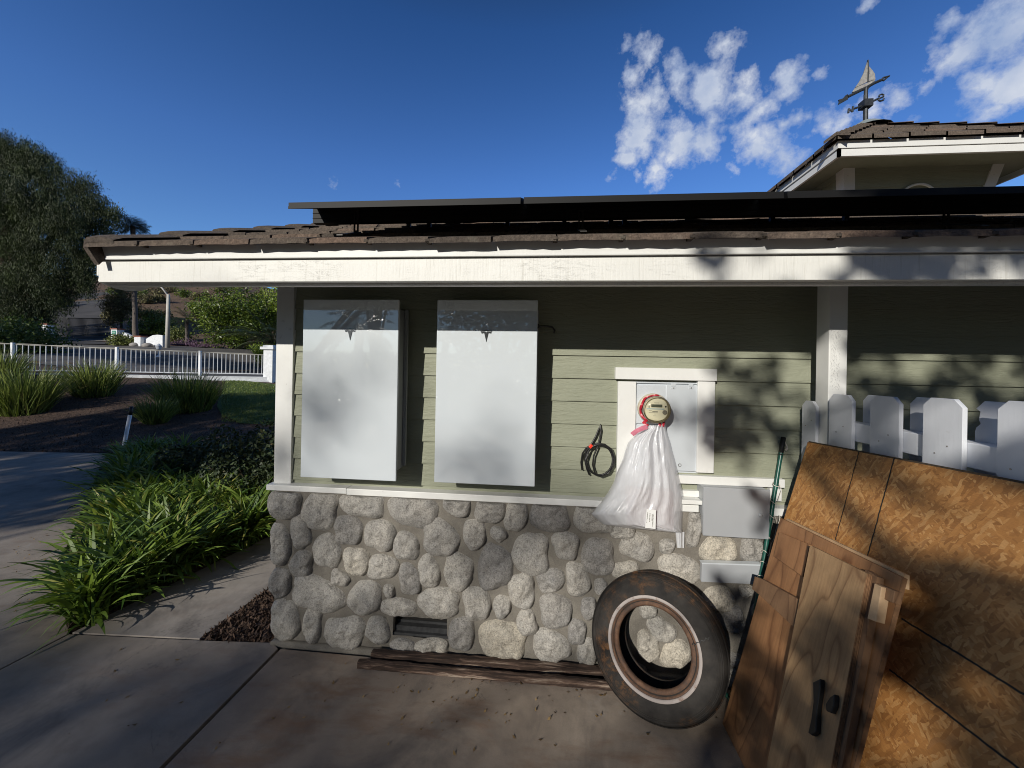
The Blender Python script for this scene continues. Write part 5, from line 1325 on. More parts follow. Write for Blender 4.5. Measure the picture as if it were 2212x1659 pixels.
def marker():
    a, c = at(266, 972, 7.3), at(281, 896, 7.35); b0 = Vector((a.x, a.y, height(a.x, a.y) - .02)); a = Vector((a.x, a.y, max(a.z, .0)))
    t = thing('marker_pipe', b0, 'leaning white plastic pipe with a black top in the mulch', 'pipe')
    d = (c - a)
    part('pipe', M['white_plain'], t, lambda b: b.tube([a - d * .8, c], .030, 12), smooth=True)
    part('black_top', M['black'], t, lambda b: b.tube([c, c + d * .10, c + d * .24], [.033, .030, .024], 10), smooth=True)
marker()

# ------------------------------------------------------------------ railing, kerb wall and pillar
def railing():
    def fp(px, lift=0.0):
        # the line of the railing, found where the column of the picture meets it
        lo, hi = 6.0, 30.0
        for _ in range(40):
            d = (lo + hi) / 2; u = (px - CX) / F * d
            if d < 15.8 + (u + 9.9) * .524: lo = d
            else: hi = d
        x, y = from_ud((px - CX) / F * lo, lo); return Vector((x, y, lift)), lo
    zr = lambda px, py: at(px, py, fp(px)[1]).z
    L, Rr = -160, 574
    pts = lambda f: [f(px) for px in lin(L, Rr, 60)]
    base_y = lambda px: 803 + (px) * (812 - 803) / 575; top_y = lambda px: 742 + px * (767 - 742) / 575
    w = thing('kerb_wall', fp(280)[0] + Vector((0, 0, zr(280, 820))), 'low white stepped kerb wall under the railing', 'wall')
    def kw(b):
        d0, d1 = fp(L)[0], fp(592)[0]; dn = (d1 - d0).normalized(); nn = Vector((dn.y, -dn.x, 0))
        for px in [lin(L, 592, 30)]:
            P1, P2 = [], []
            for q in px:
                f0, dd = fp(q); zt = zr(q, base_y(q) + 2); zm = zr(q, base_y(q) + 9); zb = zr(q, base_y(q) + 24) - .05
                a = f0
                P1.append([(a.x + nn.x * .02, a.y + nn.y * .02, zt), (a.x - nn.x * -.16, a.y + nn.y * .16, zt), (a.x + nn.x * .16, a.y + nn.y * .16, zm), (a.x + nn.x * .20, a.y + nn.y * .20, zm - .012), (a.x + nn.x * .20, a.y + nn.y * .20, zb)])
                P2.append([(a.x + nn.x * .02, a.y + nn.y * .02, zt), (a.x - nn.x * .14, a.y - nn.y * .14, zt), (a.x - nn.x * .14, a.y - nn.y * .14, zb)])
            b.grid(P1); b.grid(P2)
    part('kerb', M['curbw'], w, kw)
    t = thing('iron_railing', fp(200)[0] + Vector((0, 0, zr(200, 806))), 'white iron railing with twisted top rail along the street', 'railing')
    posts = [-150, 27, 252, 432]
    part('bottom_rail', M['white_plain'], t, lambda b: b.tube([fp(q)[0] + Vector((0, 0, zr(q, base_y(q) - 4))) for q in lin(L, Rr, 30)], .018, 6))
    def top(b):
        for ph in (0, math.pi):
            P = []
            for q in lin(L, Rr, 420):
                f0, dd = fp(q); s = f0.length * 7.5; P.append(f0 + Vector((.012 * math.cos(s + ph), 0, zr(q, top_y(q)) + .016 * math.sin(s + ph))))
            b.tube(P, .013, 5)
    part('twisted_rail', simple('pale_rail_paint', (.50, .48, .42), .6), t, top)
    for q in posts: part('post', M['white_plain'], t, lambda b: b.beam(fp(q)[0] + Vector((0, 0, zr(q, base_y(q) + 8))), fp(q)[0] + Vector((0, 0, zr(q, top_y(q) - 3))), .075, .075, (0, 1, 0)))
    # balusters at an even spacing on the ground
    d0, d1 = fp(L)[0], fp(Rr)[0]; n = 66
    for k in range(1, n):
        a = d0 + (d1 - d0) * k / n; u, d = cam_ud(a.x, a.y); q = CX + F * u / d
        if q < -140: continue
        if min(abs(q - p) for p in posts) < 5: continue
        part('baluster', M['white_plain'], t, lambda b: b.tube([fp(q)[0] + Vector((0, 0, zr(q, base_y(q) - 3))), fp(q)[0] + Vector((0, 0, zr(q, top_y(q) + 1)))], .0115, 6))
    c, dd = fp(586); zb, zt = zr(586, 826), zr(586, 746)
    p = thing('masonry_pillar', (c.x, c.y, zb), 'square white stucco pillar with stepped cap at the end of the railing', 'pillar')
    part('shaft', M['curbw'], p, lambda b: b.box((c.x - .20, c.y - .20, zb - .1), (c.x + .20, c.y + .20, zt - .18)), bevel=.01)
    part('cap', M['curbw'], p, lambda b: (b.box((c.x - .29, c.y - .29, zt - .18), (c.x + .29, c.y + .29, zt - .07)), b.box((c.x - .22, c.y - .22, zt - .07), (c.x + .22, c.y + .22, zt))), bevel=.012)
    t2 = thing('iron_railing', fp(610)[0] + Vector((0, 0, zr(606, 812))), 'short piece of white railing beyond the stucco pillar, beside the corner post', 'railing')
    def r2(b):
        for q in (600, 612, 624, 636): b.tube([fp(q)[0] + Vector((0, 0, zr(q, 812))), fp(q)[0] + Vector((0, 0, zr(q, 768)))], .017, 6)
        for yy in (810, 768): b.tube([fp(q)[0] + Vector((0, 0, zr(q, yy))) for q in (592, 640)], .018, 6)
    part('bars', M['white_plain'], t2, r2)
railing()

# ------------------------------------------------------------------ across the street
def sample_cluster(c, rad, n, k, size):
    C = []
    cs = unit(rng.normal(size=(k, 3))) * (rng.random((k, 1)) ** .45) * np.array(rad) + np.array(c); cs[:, 2] = np.maximum(cs[:, 2], c[2] - rad[2] * .95)
    for q in cs:
        m_ = n // k; C.append(q + rng.normal(size=(m_, 3)) * size)
    return np.concatenate(C), cs
def tree(name, label, cat, base, crown, rad, n, k, csize, lsize, mat_, group=None, trunk_r=.2, asp=.5, up=.2, droop=None, hang=0.0, limbs=7, tint=(0, 1), lean=(0, 0)):
    t = thing(name, base, label, cat, group)
    C, cs = sample_cluster(crown, rad, n, k, csize)
    if hang: C[:, 2] -= np.abs(rng.normal(0, hang, len(C)))
    gz = base[2] if hasattr(base, '__getitem__') else base.z
    C[:, 2] = np.maximum(C[:, 2], gz + .05)
    V, Fq = leaf_quads(C, lsize * rng.uniform(.6, 1.3, len(C)), asp, up, (C - np.array(crown)) / np.array(rad) * 1.2, 1.0, droop)
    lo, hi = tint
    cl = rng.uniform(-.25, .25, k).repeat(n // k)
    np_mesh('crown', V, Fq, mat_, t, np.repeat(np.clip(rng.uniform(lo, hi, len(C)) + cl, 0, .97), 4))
    def tr(b):
        B, Cn = Vector(base), Vector(crown)
        mid = B + (Cn - B) * .5 + Vector((lean[0], lean[1], 0))
        b.tube([B - Vector((0, 0, .15)), B + (mid - B) * .5, mid, Cn + Vector((0, 0, rad[2] * .4))], [trunk_r * 1.25, trunk_r, trunk_r * .75, trunk_r * .2], 9)
        for i in range(limbs):
            q = Vector(cs[(i * 5) % len(cs)]); b.tube([B + (mid - B) * random.uniform(.6, 1.0), mid + (q - mid) * .5 + Vector((0, 0, .1 * rad[2])), q], [trunk_r * .45, trunk_r * .25, trunk_r * .06], 6)
    part('trunk', M['trunk'], t, tr, smooth=True)
    return t
def gpt(px, d, lift=0.0): x, y = from_ud((px - CX) / F * d, d); return Vector((x, y, height(x, y) + lift))

def pepper():
    b = gpt(10, 28.4); K_ = 1.42
    t = thing('pepper_tree', b, 'huge drooping pepper tree with dark weeping foliage beside the street', 'tree')
    blobs = [(40,350,20,1.5,.95),(-40,330,20.5,1.8,1.2),(100,370,20,1.4,1.0),(150,450,20,1.7,1.5),(20,480,19.5,2.6,2.0),(120,560,20,2.0,1.9),(-80,520,20.5,3,3),(40,620,19.5,2.4,1.6),(215,440,20,.75,.65),(243,452,20,.45,.55),(195,520,20,1.0,1.0),(112,632,20,1.1,1.2),(60,690,19.5,1.2,1.1),(-30,690,19,2.2,1.4),(10,735,19,1.5,.8),(225,490,20,.6,.5),(10,310,20,1.2,.7),(70,325,20,1.0,.55),(170,395,20,.9,.7),(-60,420,20,2.4,1.8),(172,570,20,.6,.8),(200,548,20,.55,.7),(185,600,20,.5,.6),(120,455,19,1.5,1.3),(40,410,19,1.8,1.2)]
    Vs, Ts = [], []
    for px, py, d, rx, rz_ in blobs:
        d *= K_; rx *= K_; rz_ *= K_
        q = np.array(at(px, py, d)); n = int(4300 * rx * (rz_ + .4) * .62); kk = max(8, int(rx * rz_ * 19))
        cs = q + unit(rng.normal(size=(kk, 3))) * rng.random((kk, 1)) ** .4 * np.array([rx, rx * .5, rz_])
        for s in cs:
            m_ = max(6, n // kk); tw = rng.normal(size=(m_, 3)) * np.array([.22, .22, .13]); tw[:, 2] -= rng.random(m_) * .95 * (.6 + rng.random())
            C = s + tw; V, _ = leaf_quads(C, .155 * rng.uniform(.6, 1.4, m_), .24, 0, None, 1, (0, 0, -1.0)); Vs.append(V); Ts.append(np.full(len(V), np.clip(rng.uniform(0, .7), 0, 1)))
    V = np.concatenate(Vs); gz = b.z + .1; V[:, 2] = np.maximum(V[:, 2], gz)
    np_mesh('crown', V, np.arange(len(V)).reshape(-1, 4), M['pepper'], t, np.concatenate(Ts))
    def tr(bb):
        D0 = 28.7
        bb.tube([b - Vector((0, 0, .2)), b + Vector((.1, 0, 1.9)), at(10, 560, D0), at(20, 420, D0)], [.62, .52, .38, .12], 10)
        for px, py in ((150, 470), (-60, 450), (230, 455), (90, 600), (-20, 620), (120, 400), (200, 500), (70, 350)): bb.tube([b + Vector((.1, 0, 2.2)), (at(10, 560, D0) + at(px, py, D0)) / 2 + Vector((0, 0, .5)), at(px, py, D0)], [.26, .15, .03], 7)
    part('trunk', M['trunk'], t, tr, smooth=True)
pepper()
tree('ficus_shrub', 'large round glossy green shrub tree across the street, nearest the corner post', 'tree', gpt(505, 26), at(505, 685, 26), (2.25, 2.0, 2.0), 15000, 150, .28, .17, M['ficus'], trunk_r=.16, limbs=9)
tree('lime_tree', 'bright yellow green tree just left of the white corner post', 'tree', gpt(600, 27.5), at(602, 672, 27.5), (1.6, 1.4, 1.9), 7000, 90, .25, .16, M['lime'], trunk_r=.14)
tree('dracaena_tree', 'olive tufted tree beside the uphill road at the gate', 'tree', gpt(262, 34), at(260, 662, 34), (1.35, 1.2, 1.9), 5200, 70, .22, .24, M['scrub'], trunk_r=.10, asp=.22, limbs=12)
tree('dark_shrub', 'dark shrub in front of the slender street lamp, below the dry slope', 'shrub', gpt(335, 33), at(335, 712, 33), (1.9, 1.2, .95), 4200, 60, .25, .17, M['ficus'], trunk_r=.06)
tree('euphorbia_shrub', 'round yellow green shrub on the slope between palm trunk and lamp', 'shrub', gpt(322, 37), at(322, 683, 37), (1.4, 1.2, .7), 3600, 60, .2, .14, M['euph'], trunk_r=.05)
tree('yellow_shrub', 'low yellow green shrub beside the foot of the slender lamp', 'shrub', gpt(390, 30), at(386, 728, 30), (1.0, .9, .7), 2600, 40, .2, .15, M['euph'], trunk_r=.05)
tree('mauve_shrub', 'low mauve flowering shrub across the street, right of the lamp', 'shrub', gpt(402, 27), at(402, 752, 27), (1.25, .8, .45), 3600, 60, .16, .10, M['mauve'], trunk_r=.03, asp=.35, up=1.2)
tree('mauve_shrub', 'greyish mauve shrub below the round glossy shrub tree', 'shrub', gpt(448, 26), at(448, 753, 26), (.8, .7, .42), 2200, 40, .16, .11, M['mauve'], trunk_r=.03, asp=.35, up=1.2)
tree('clipped_bush', 'small clipped green bush behind the stucco pillar', 'shrub', gpt(562, 21), at(562, 765, 21), (.55, .5, .55), 2200, 30, .13, .09, M['lime'], trunk_r=.05)
tree('groundcover_bush', 'pale low bush at the foot of the green sign pillar', 'shrub', gpt(264, 25.8), at(264, 737, 25.8), (.85, .6, .35), 1800, 30, .14, .15, M['euph'], trunk_r=.03)
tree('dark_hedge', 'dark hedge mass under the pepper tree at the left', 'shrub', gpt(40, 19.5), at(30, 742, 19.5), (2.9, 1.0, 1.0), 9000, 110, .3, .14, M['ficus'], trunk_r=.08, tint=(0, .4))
scr = [(395,640,60,1.9,1.1),(430,655,58,2.0,1.0),(330,630,70,2.2,1.6),(365,628,72,2.0,1.3),(300,640,62,1.8,1.2),(455,622,80,2.6,1.5),(480,632,74,2.2,1.2),(415,620,85,2.4,1.6),(250,625,60,2.0,1.6),(520,628,80,2.6,1.6),(440,690,45,1.7,1.0),(310,665,50,1.4,.9),(420,665,48,1.6,.8),(560,640,70,2.4,1.6),(345,655,52,1.3,.7),(385,618,95,2.6,1.6),(500,614,100,2.4,1.4),(240,690,40,1.2,1.0),(350,690,42,1.2,.7),(150,640,64,2.2,1.4),(130,672,46,1.4,1.0)]
for i, (px, py, d, r_, h_) in enumerate(scr):
    c = gpt(px, d, h_ * .5)
    tree('hill_scrub', 'dry olive scrub bush growing on the brown hillside beyond the street', 'shrub', gpt(px, d), c, (r_ * .62, r_ * .62, h_ * .72), 900, 18, .22, .24, (M['scrub'], M['ficus'], M['euph'])[0 if i % 4 else 1], 'scrub bushes on the hillside', trunk_r=.07, limbs=5)

def frond(b_pts, n, L, droop, width, base_dir, tint):
    """one pinnate frond: returns leaflet quads"""
    p = np.array(b_pts, float); h = base_dir / np.linalg.norm(base_dir); az = np.array([h[0], h[1], 0]); az = az / max(1e-6, np.linalg.norm(az)); el = math.asin(max(-1, min(1, h[2])))
    V = []; sd_ = np.array([-az[1], az[0], 0]); pts = [p.copy()]
    for k in range(n):
        f = k / n; e = el - droop * f ** 1.3; t_ = az * math.cos(e) + np.array([0, 0, math.sin(e)]); p = p + t_ * L / n; pts.append(p.copy())
        if f < .12: continue
        ll = width * math.sin(math.pi * (f * .92 + .06)) ** .6
        for s in (-1, 1):
            d = t_ * .55 + sd_ * s * .85 + np.array([0, 0, -.28 + .12 * rng.normal()]); d /= np.linalg.norm(d); q = p + d * ll; w = np.cross(d, [0, 0, 1.0]); w /= max(1e-6, np.linalg.norm(w)); w *= .016 * L / 2 + .006
            V += [p - w * .5, p + d * ll * .5 + w * .8, q, p + d * ll * .5 - w * .8]
    return V, pts
def palm(name, label, base, top, L, nf, mat_=None, trunk_r=.16, width=.5, elr=(-.7, 1.2), droop=1.1, trunk_mat='palm_trunk', nl=26):
    t = thing(name, base, label, 'palm tree')
    V, rach = [], []
    for i in range(nf):
        az = i * 2.399 + rng.normal(0, .2); el = elr[0] + (elr[1] - elr[0]) * rng.random(); d = np.array([math.cos(az) * math.cos(el), math.sin(az) * math.cos(el), math.sin(el)])
        v, pts = frond(top, nl, L * rng.uniform(.8, 1.1), droop * rng.uniform(.7, 1.2), width, d, 0); V += v; rach.append(pts)
    V = np.array(V); gz = Vector(base).z + .03; V[:, 2] = np.maximum(V[:, 2], gz)
    np_mesh('crown', V, np.arange(len(V)).reshape(-1, 4), M['palm'], t, np.repeat(rng.uniform(0, .9, len(V) // 4), 4))
    part('frond_stalks', M['palm'], t, lambda b: [b.tube([Vector(q) for q in r_[::3]], [.010 * L / 2] * (len(r_[::3]) - 1) + [.003], 4) for r_ in rach])
    def tr(b):
        B, T = Vector(base) - Vector((0, 0, .1)), Vector(top); n = 30
        b.tube([B + (T - B) * i / n + Vector((.02 * math.sin(i), 0, 0)) for i in range(n + 1)], [trunk_r * (1.25 - .35 * min(1, i / 6)) * (1 + .04 * (i % 2)) for i in range(n + 1)], 10)
    part('trunk', M[trunk_mat], t, tr, smooth=True)
    return t
palm('tall_fan_palm', 'slender tall palm whose crown shows just above the roof edge', gpt(292, 30.2), at(287, 489, 30.2), 1.0, 70, width=.55, elr=(-.5, 1.45), droop=.8, trunk_r=.17)
palm('young_palm', 'young palm with pale fronds right of the slender lamp', gpt(403, 28.5), at(404, 690, 28.5), 1.15, 40, width=.36, elr=(-.5, 1.3), droop=1.0, trunk_r=.12)
palm('sago_palm', 'dark arching sago palm in front of the lime tree, left of the corner post', gpt(595, 23.5), at(590, 745, 23.5), 2.9, 44, width=.60, elr=(.25, 1.35), droop=1.0, trunk_r=.2, nl=50)

def street_things():
    b = gpt(361, 24.5); zt = at(361, 636, 24.5)
    t = thing('street_lamp', b, 'slender pale concrete street lamp with an arm reaching left', 'street lamp')
    part('pole', M['pole'], t, lambda b_: b_.tube([b - Vector((0, 0, .1)), Vector((b.x, b.y, (b.z + zt.z) / 2)), Vector((b.x, b.y, zt.z))], [.13, .11, .085], 10), smooth=True)
    part('arm', M['pole'], t, lambda b_: b_.tube([Vector((b.x, b.y, zt.z - .1)), at(350, 622, 24.5), at(330, 608, 24.5), at(300, 600, 24.5)], [.05, .045, .04, .03], 8), smooth=True)
    part('lamp_head', M['pole'], t, lambda b_: b_.beam(at(304, 601, 24.5), at(286, 599, 24.5), .22, .12), bevel=.03)
    # gate across the hill road
    gl, gr = gpt(112, 31.5), gpt(232, 31.5)
    t = thing('iron_gate', (gl + gr) / 2, 'wide dark iron gate closing the uphill road', 'gate')
    H_ = 1.55
    part('gate_rail', M['black'], t, lambda b_: (b_.beam(gl + Vector((0, 0, .15)), gr + Vector((0, 0, .15)), .05, .05), b_.beam(gl + Vector((0, 0, H_)), gr + Vector((0, 0, H_)), .05, .05), b_.beam(gl + Vector((0, 0, .9)), gr + Vector((0, 0, .9)), .03, .03)))
    n = 52
    for k in range(n + 1):
        q = gl + (gr - gl) * k / n
        part('gate_bar', M['black'], t, lambda b_: b_.tube([q + Vector((0, 0, .12)), q + Vector((0, 0, H_ + .03))], .016, 5))
    def pillar(px0, px1, py0, py1, d, lab, sign=False):
        a, c = at(px0, py1, d), at(px1, py0, d); gz = min(a.z, height(a.x, a.y)); w = (c - a).length if False else abs(px1 - px0) / F * d
        m_ = Vector(((a.x + c.x) / 2, (a.y + c.y) / 2, 0)); t_ = thing('gate_pillar', (m_.x, m_.y, gz), lab, 'pillar', 'white gate pillars across the street')
        part('shaft', M['curbw'], t_, lambda b_: b_.box((m_.x - w * .45, m_.y - w * .45, gz - .1), (m_.x + w * .45, m_.y + w * .45, c.z - .08)), bevel=.01)
        part('coping', M['terracotta'], t_, lambda b_: b_.box((m_.x - w * .52, m_.y - w * .52, c.z - .08), (m_.x + w * .52, m_.y + w * .52, c.z)), bevel=.01)
        if sign:
            y = m_.y - w * .45 - .012
            s = part('green_sign', M['sign'], t_, lambda b_: b_.box((m_.x - w * .30, y, c.z - .12 - w * .68), (m_.x + w * .30, y + .012, c.z - .16)))
            part('sign_lines', M['white_plain'], s, lambda b_: [b_.box((m_.x - w * .22, y - .004, c.z - .28 - k * .13), (m_.x + w * (.20 - .05 * (k % 2)), y, c.z - .25 - k * .13)) for k in range(3)])
        return m_, c.z, w
    p1 = pillar(246, 262, 710, 736, 26.3, 'white gate pillar carrying a square green sign', True)
    p2 = pillar(296, 313, 726, 752, 25.6, 'white stucco pillar with terracotta coping in front of the curved wall')
    p0 = pillar(97, 112, 700, 722, 26.5, 'white gate pillar half hidden under the pepper tree')
    def curved(name_pts, lab):
        t_ = thing('curved_wall', at(*name_pts[0][:2], name_pts[0][3]) * 1.0, lab, 'wall', 'low curved white walls at the gate')
        def f(b_):
            P, Q_ = [], []
            for px, pt, pb, d in name_pts:
                a, c = at(px, pt, d), at(px, pb + 6, d); P.append([a, c]); Q_.append([a + Vector((0, .22, 0)), c + Vector((0, .22, 0))])
            b_.grid(P); b_.grid(Q_); b_.grid([[p[0] for p in P], [q[0] for q in Q_]])
            for e in (0, -1): b_.add([P[e][0], P[e][1], Q_[e][1], Q_[e][0]], [(0, 1, 2, 3)])
        part('wall_body', M['curbw'], t_, f, weld=True)
    curved([(262, 717, 737, 26.3), (270, 719, 739, 26.2), (278, 724, 741, 26), (287, 728, 744, 25.9), (297, 731, 747, 25.8)], 'curved white wall sweeping down from the green sign pillar')
    curved([(314, 733, 748, 25.6), (322, 728, 749, 25.5), (330, 724, 750, 25.4), (340, 723, 751, 25.3), (351, 724, 752, 25.2)], 'curved white wall rising beside the slender lamp pole')
    b = gpt(342, 20.5, 0); z0, z1 = at(342, 772, 20.5), at(342, 744, 20.5)
    t = thing('lantern_post', (b.x, b.y, b.z), 'small white lantern post standing in the street verge behind the railing', 'lantern')
    part('post', M['white_plain'], t, lambda b_: b_.lathe([(.10, b.z - z0.z - .0), (.10, b.z - z0.z + .06), (.03, b.z - z0.z + .12), (.028, .40), (.05, .42)], Matrix.Translation((b.x, b.y, z0.z)), 12), smooth=True)
    part('lantern', M['white_plain'], t, lambda b_: b_.lathe([(.04, .40), (.10, .44), (.13, .58), (.15, .60), (.04, .72), (0, .74)], Matrix.Translation((b.x, b.y, z0.z)), 8))
    for px, py, d, r_, lab in ((318, 744, 25, .3, 'grey boulder between the two white pillars'), (290, 742, 25.4, .28, 'grey boulder beside the palm trunk'), (250, 742, 26, .22, 'small grey boulder at the foot of the sign pillar'), (418, 627, 78, .7, 'pale boulder lying on the dry slope')):
        c = gpt(px, d, r_ * .3); 
        def rk(b_):
            P = []
            for i in range(9):
                a = math.pi * i / 8; P.append([Vector((c.x + r_ * (1 + .2 * mnoise.noise(Vector((i, j % 12, px)))) * math.sin(a) * math.cos(j / 12 * 6.2832), c.y + r_ * math.sin(a) * math.sin(j / 12 * 6.2832), c.z + .62 * r_ * math.cos(a) * (1 + .2 * mnoise.noise(Vector((j % 12, i, px)))))) for j in range(13)])
            b_.grid(P)
        t_ = thing('boulder', (c.x, c.y, c.z - r_ * .3), lab, 'boulder'); part('stone', M['rock'], t_, rk, smooth=True, weld=True)
street_things()

# lawn blades, litter and chips
def ground_cover():
    C = []
    while len(C) < 9000:
        d = rng.uniform(10.4, 15.2); px = rng.uniform(480, 655); u = (px - CX) / F * d; x, y = from_ud(u, d); C.append((x, y, height(x, y) + .045))
    V, Fq = leaf_quads(np.array(C), .07, .16, 2.5); tag(np_mesh('grass', V, Fq, M['blade'], None, np.repeat(rng.uniform(0, .85, len(C)), 4)), kind='stuff')
    # bark chips on the two near beds and the slope
    C = []
    for _ in range(1500):
        f, w = rng.random(), rng.random(); a = Vector(C1) + (Vector(T1) - Vector(C1)) * f; c = Vector(K) + (Vector((-1.75, .3)) - Vector(K)) * f; q = a + (c - a) * w; C.append((q.x, q.y, -.004 + rng.random() * .012))
    for _ in range(500):
        px, py = rng.uniform(140, 420), 0; f = rng.random(); a = Vector(g(146, 1366)); c = Vector(g(340, 1276)); q = a + (c - a) * f + Vector((-.25, .25)) * rng.random(); C.append((q.x, q.y, .004 + rng.random() * .02))
    for _ in range(6000):
        d = 7.9 + rng.random() ** 1.6 * 5; px = rng.uniform(-60, 560); x, y = from_ud((px - CX) / F * d, d); C.append((x, y, height(x, y) + .03))
    C = np.array(C); V, Fq = leaf_quads(C, .055 * rng.uniform(.5, 1.3, len(C)), .30, 0, np.array([[0, 0, 1.0]]), .25); V[:, 2] += rng.normal(0, .004, len(V))
    tag(np_mesh('bark_chips', V, Fq, M['chip'], None), kind='stuff')
    C = []
    for _ in range(140):
        px, py = rng.uniform(0, 1650), rng.uniform(1395, 1655)
        if rng.random() < .6: px, py = rng.normal(1080, 260), 1455 + abs(rng.normal(0, 50))
        q = atZ(px, py, .005)
        if q.y < -.18: C.append(tuple(q))
    for _ in range(70): q = atZ(rng.uniform(30, 130), rng.uniform(1150, 1320), .005); C.append(tuple(q))
    C = np.array(C); V, Fq = leaf_quads(C, rng.uniform(.008, .03, len(C)), .5, 0, np.array([[0, 0, 1.0]]) * 3, .4); V[:, 2] = np.maximum(V[:, 2], .003)
    tag(np_mesh('fallen_leaves', V, Fq, M['dead'], None, np.repeat(rng.random(len(C)), 4)), kind='stuff')
ground_cover()

# ------------------------------------------------------------------ unseen trees behind the camera, crowns shaped to shade the yard
def ab(p): return p[0] - .46 * p[1], p[2] + .44 * p[1]      # where the sun ray through p meets the plane of the wall
LIT, DARK, FAR = [], [], []
def mark(L_, surf, px, py, r_, w=1.0):
    if surf == 'g': p = atZ(px, py, 0)
    elif isinstance(surf, tuple): p = atX(px, py, surf[0])
    else: p = atY(px, py, surf)
    a, b = ab(p); L_.append((a, b, r_[0], r_[1], w))
def z5(zx, zy): return (960 + zx * .6632) / 1.736, (1780 + zy * .6632) / 1.736
def z6(zx, zy): return (2060 + zx * .4823) / 1.736, (1300 + zy * .4823) / 1.736
def zf(zx, zy): return (2940 + zx * .4823) / 1.736, (1000 + zy * .4823) / 1.736
def mk8(L_, zx, zy, r_, w=1.0):
    p = Lean(1.05, .267).z8(zx, zy); a, b = ab(p); L_.append((a, b, r_[0], r_[1], w))
for p, r_, w in (((675, 880), (.16, .22), .55), ((760, 800), (.25, .10), .25), ((1075, 960), (.16, .12), .55), ((1000, 1020), (.22, .10), .5), ((1140, 1040), (.14, .09), .5)): mark(FAR, -.22, *p, r_, w)
mark(FAR, -.03, 620, 985, (.10, .20), .8)
for p, r_, w in (((600, 1240), (.24, .5), .75), ((800, 1340), (.5, .16), .45), ((1010, 1200), (.35, .14), .3), ((1200, 1130), (.32, .20), .55), ((1290, 1230), (.16, .12), .5), ((690, 1090), (.2, .10), .4), ((1000, 1395), (.5, .05), .5)): mark(FAR, -.1, *p, r_, w)
for p, r_, w in (((745, 1150), (.08, .07), .6), ((835, 1150), (.09, .08), .6), ((770, 1220), (.10, .06), .5), ((1000, 1250), (.12, .08), .5), ((1100, 1370), (.25, .09), .7), ((1230, 1320), (.2, .1), .6)): mark(LIT, -.1, *p, r_, w)
for p, r_, w in (((1090, 70), (.11, .05), .7), ((1260, 190), (.10, .05), .5), ((1500, 170), (.14, .07), .7), ((1110, 540), (.09, .07), .55), ((1460, 540), (.16, .07), .75), ((1480, 730), (.16, .08), .85), ((1640, 380), (.14, .05), .6), ((1790, 300), (.10, .12), .5), ((1700, 640), (.2, .06), .7), ((1680, 1300), (.06, .07), .6)): mark(DARK, 0, *z6(*p), r_, w)
for p, r_, w in (((60, 800), (.09, .08), .9), ((90, 1050), (.10, .07), .8), ((850, 770), (.14, .09), .95), ((655, 770), (.07, .07), .9), ((1060, 830), (.07, .08), .9), ((1650, 830), (.16, .09), .95), ((1350, 990), (.13, .08), .9), ((1330, 715), (.2, .03), .7), ((560, 860), (.08, .05), .7), ((1800, 720), (.1, .03), .6)): mark(LIT, 0, *zf(*p), r_, w)
for p, r_, w in (((420, 640), (.08, .16), .95), ((400, 850), (.08, .12), .9)): mark(LIT, -.26, *zf(*p), r_, w)
for p, r_, w in (((1900, 900), (.10, .08), .5), ((2040, 900), (.08, .10), .5), ((2190, 900), (.08, .10), .6), ((2030, 960), (.06, .14), .95), ((1995, 870), (.05, .05), .9), ((2120, 880), (.06, .06), .9), ((2170, 950), (.05, .12), .6), ((1905, 930), (.05, .06), .4), ((1815, 900), (.04, .06), .5)): mark(LIT, (1.51,), *p, r_, w)
for p, r_, w in (((1590, 575), (.07, .05), .5), ((1680, 590), (.08, .06), .95), ((1730, 545), (.07, .05), .6), ((2050, 590), (.05, .06), .5), ((2190, 590), (.1, .06), .9)): mark(LIT, -.67, *p, r_, w)
for p, r_, w in (((1560, 570), (.12, .05), .35), ((1620, 560), (.09, .06), .5)): mark(DARK, -.67, *p, r_, w)
for p, r_, w in (((1590, 1600), (.10, .07), .8), ((1540, 1530), (.14, .05), .8), ((1120, 1520), (.62, .12), .85), ((1020, 1610), (.34, .10), .7), ((1250, 1580), (.35, .12), .7), ((1450, 1610), (.25, .08), .7), ((850, 1480), (.25, .07), .45), ((480, 1262), (.35, .10), .75), ((570, 1190), (.2, .12), .8)): mark(LIT, 'g', *p, r_, w)
for p, r_, w in (((1430, 1450), (.42, .16), 1.0), ((1430, 1330), (.38, .2), 1.0), ((1180, 1400), (.3, .07), .9)): mark(LIT, -.35, *p, r_, w)
for p, r_, w in (((570, 590), (.10, .09), .95), ((480, 560), (.07, .06), .9), ((330, 640), (.06, .06), .9), ((290, 980), (.08, .10), 1.0), ((420, 400), (.08, .07), .7), ((640, 440), (.08, .07), .65), ((800, 520), (.08, .08), .75), ((1330, 640), (.13, .09), .95), ((1240, 560), (.08, .06), .7), ((1040, 470), (.1, .09), .55), ((960, 680), (.12, .05), .6), ((880, 1460), (.10, .13), 1.0), ((760, 900), (.03, .08), .8), ((560, 720), (.08, .09), .65), ((1000, 1120), (.13, .08), .5), ((1180, 900), (.10, .08), .5), ((1000, 330), (.10, .05), .5), ((450, 700), (.06, .07), .7), ((1200, 1300), (.13, .09), .45)): mk8(LIT, *p, r_, w)
for p, r_, w in (((260, 1350), (.16, .20), 1.0), ((420, 1350), (.2, .2), .9), ((640, 1250), (.12, .26), 1.0), ((560, 1100), (.12, .1), .7), ((150, 1480), (.12, .2), 1.0), ((1150, 1150), (.2, .1), .6)): mk8(DARK, *p, r_, w)
for p, r_, w in (((1000, 380), (.30, .12), .65), ((620, 400), (.16, .10), .6), ((1250, 600), (.22, .10), .6), ((880, 1460), (.11, .14), 1.0), ((560, 800), (.07, .08), .6)): mk8(LIT, *p, r_, w)
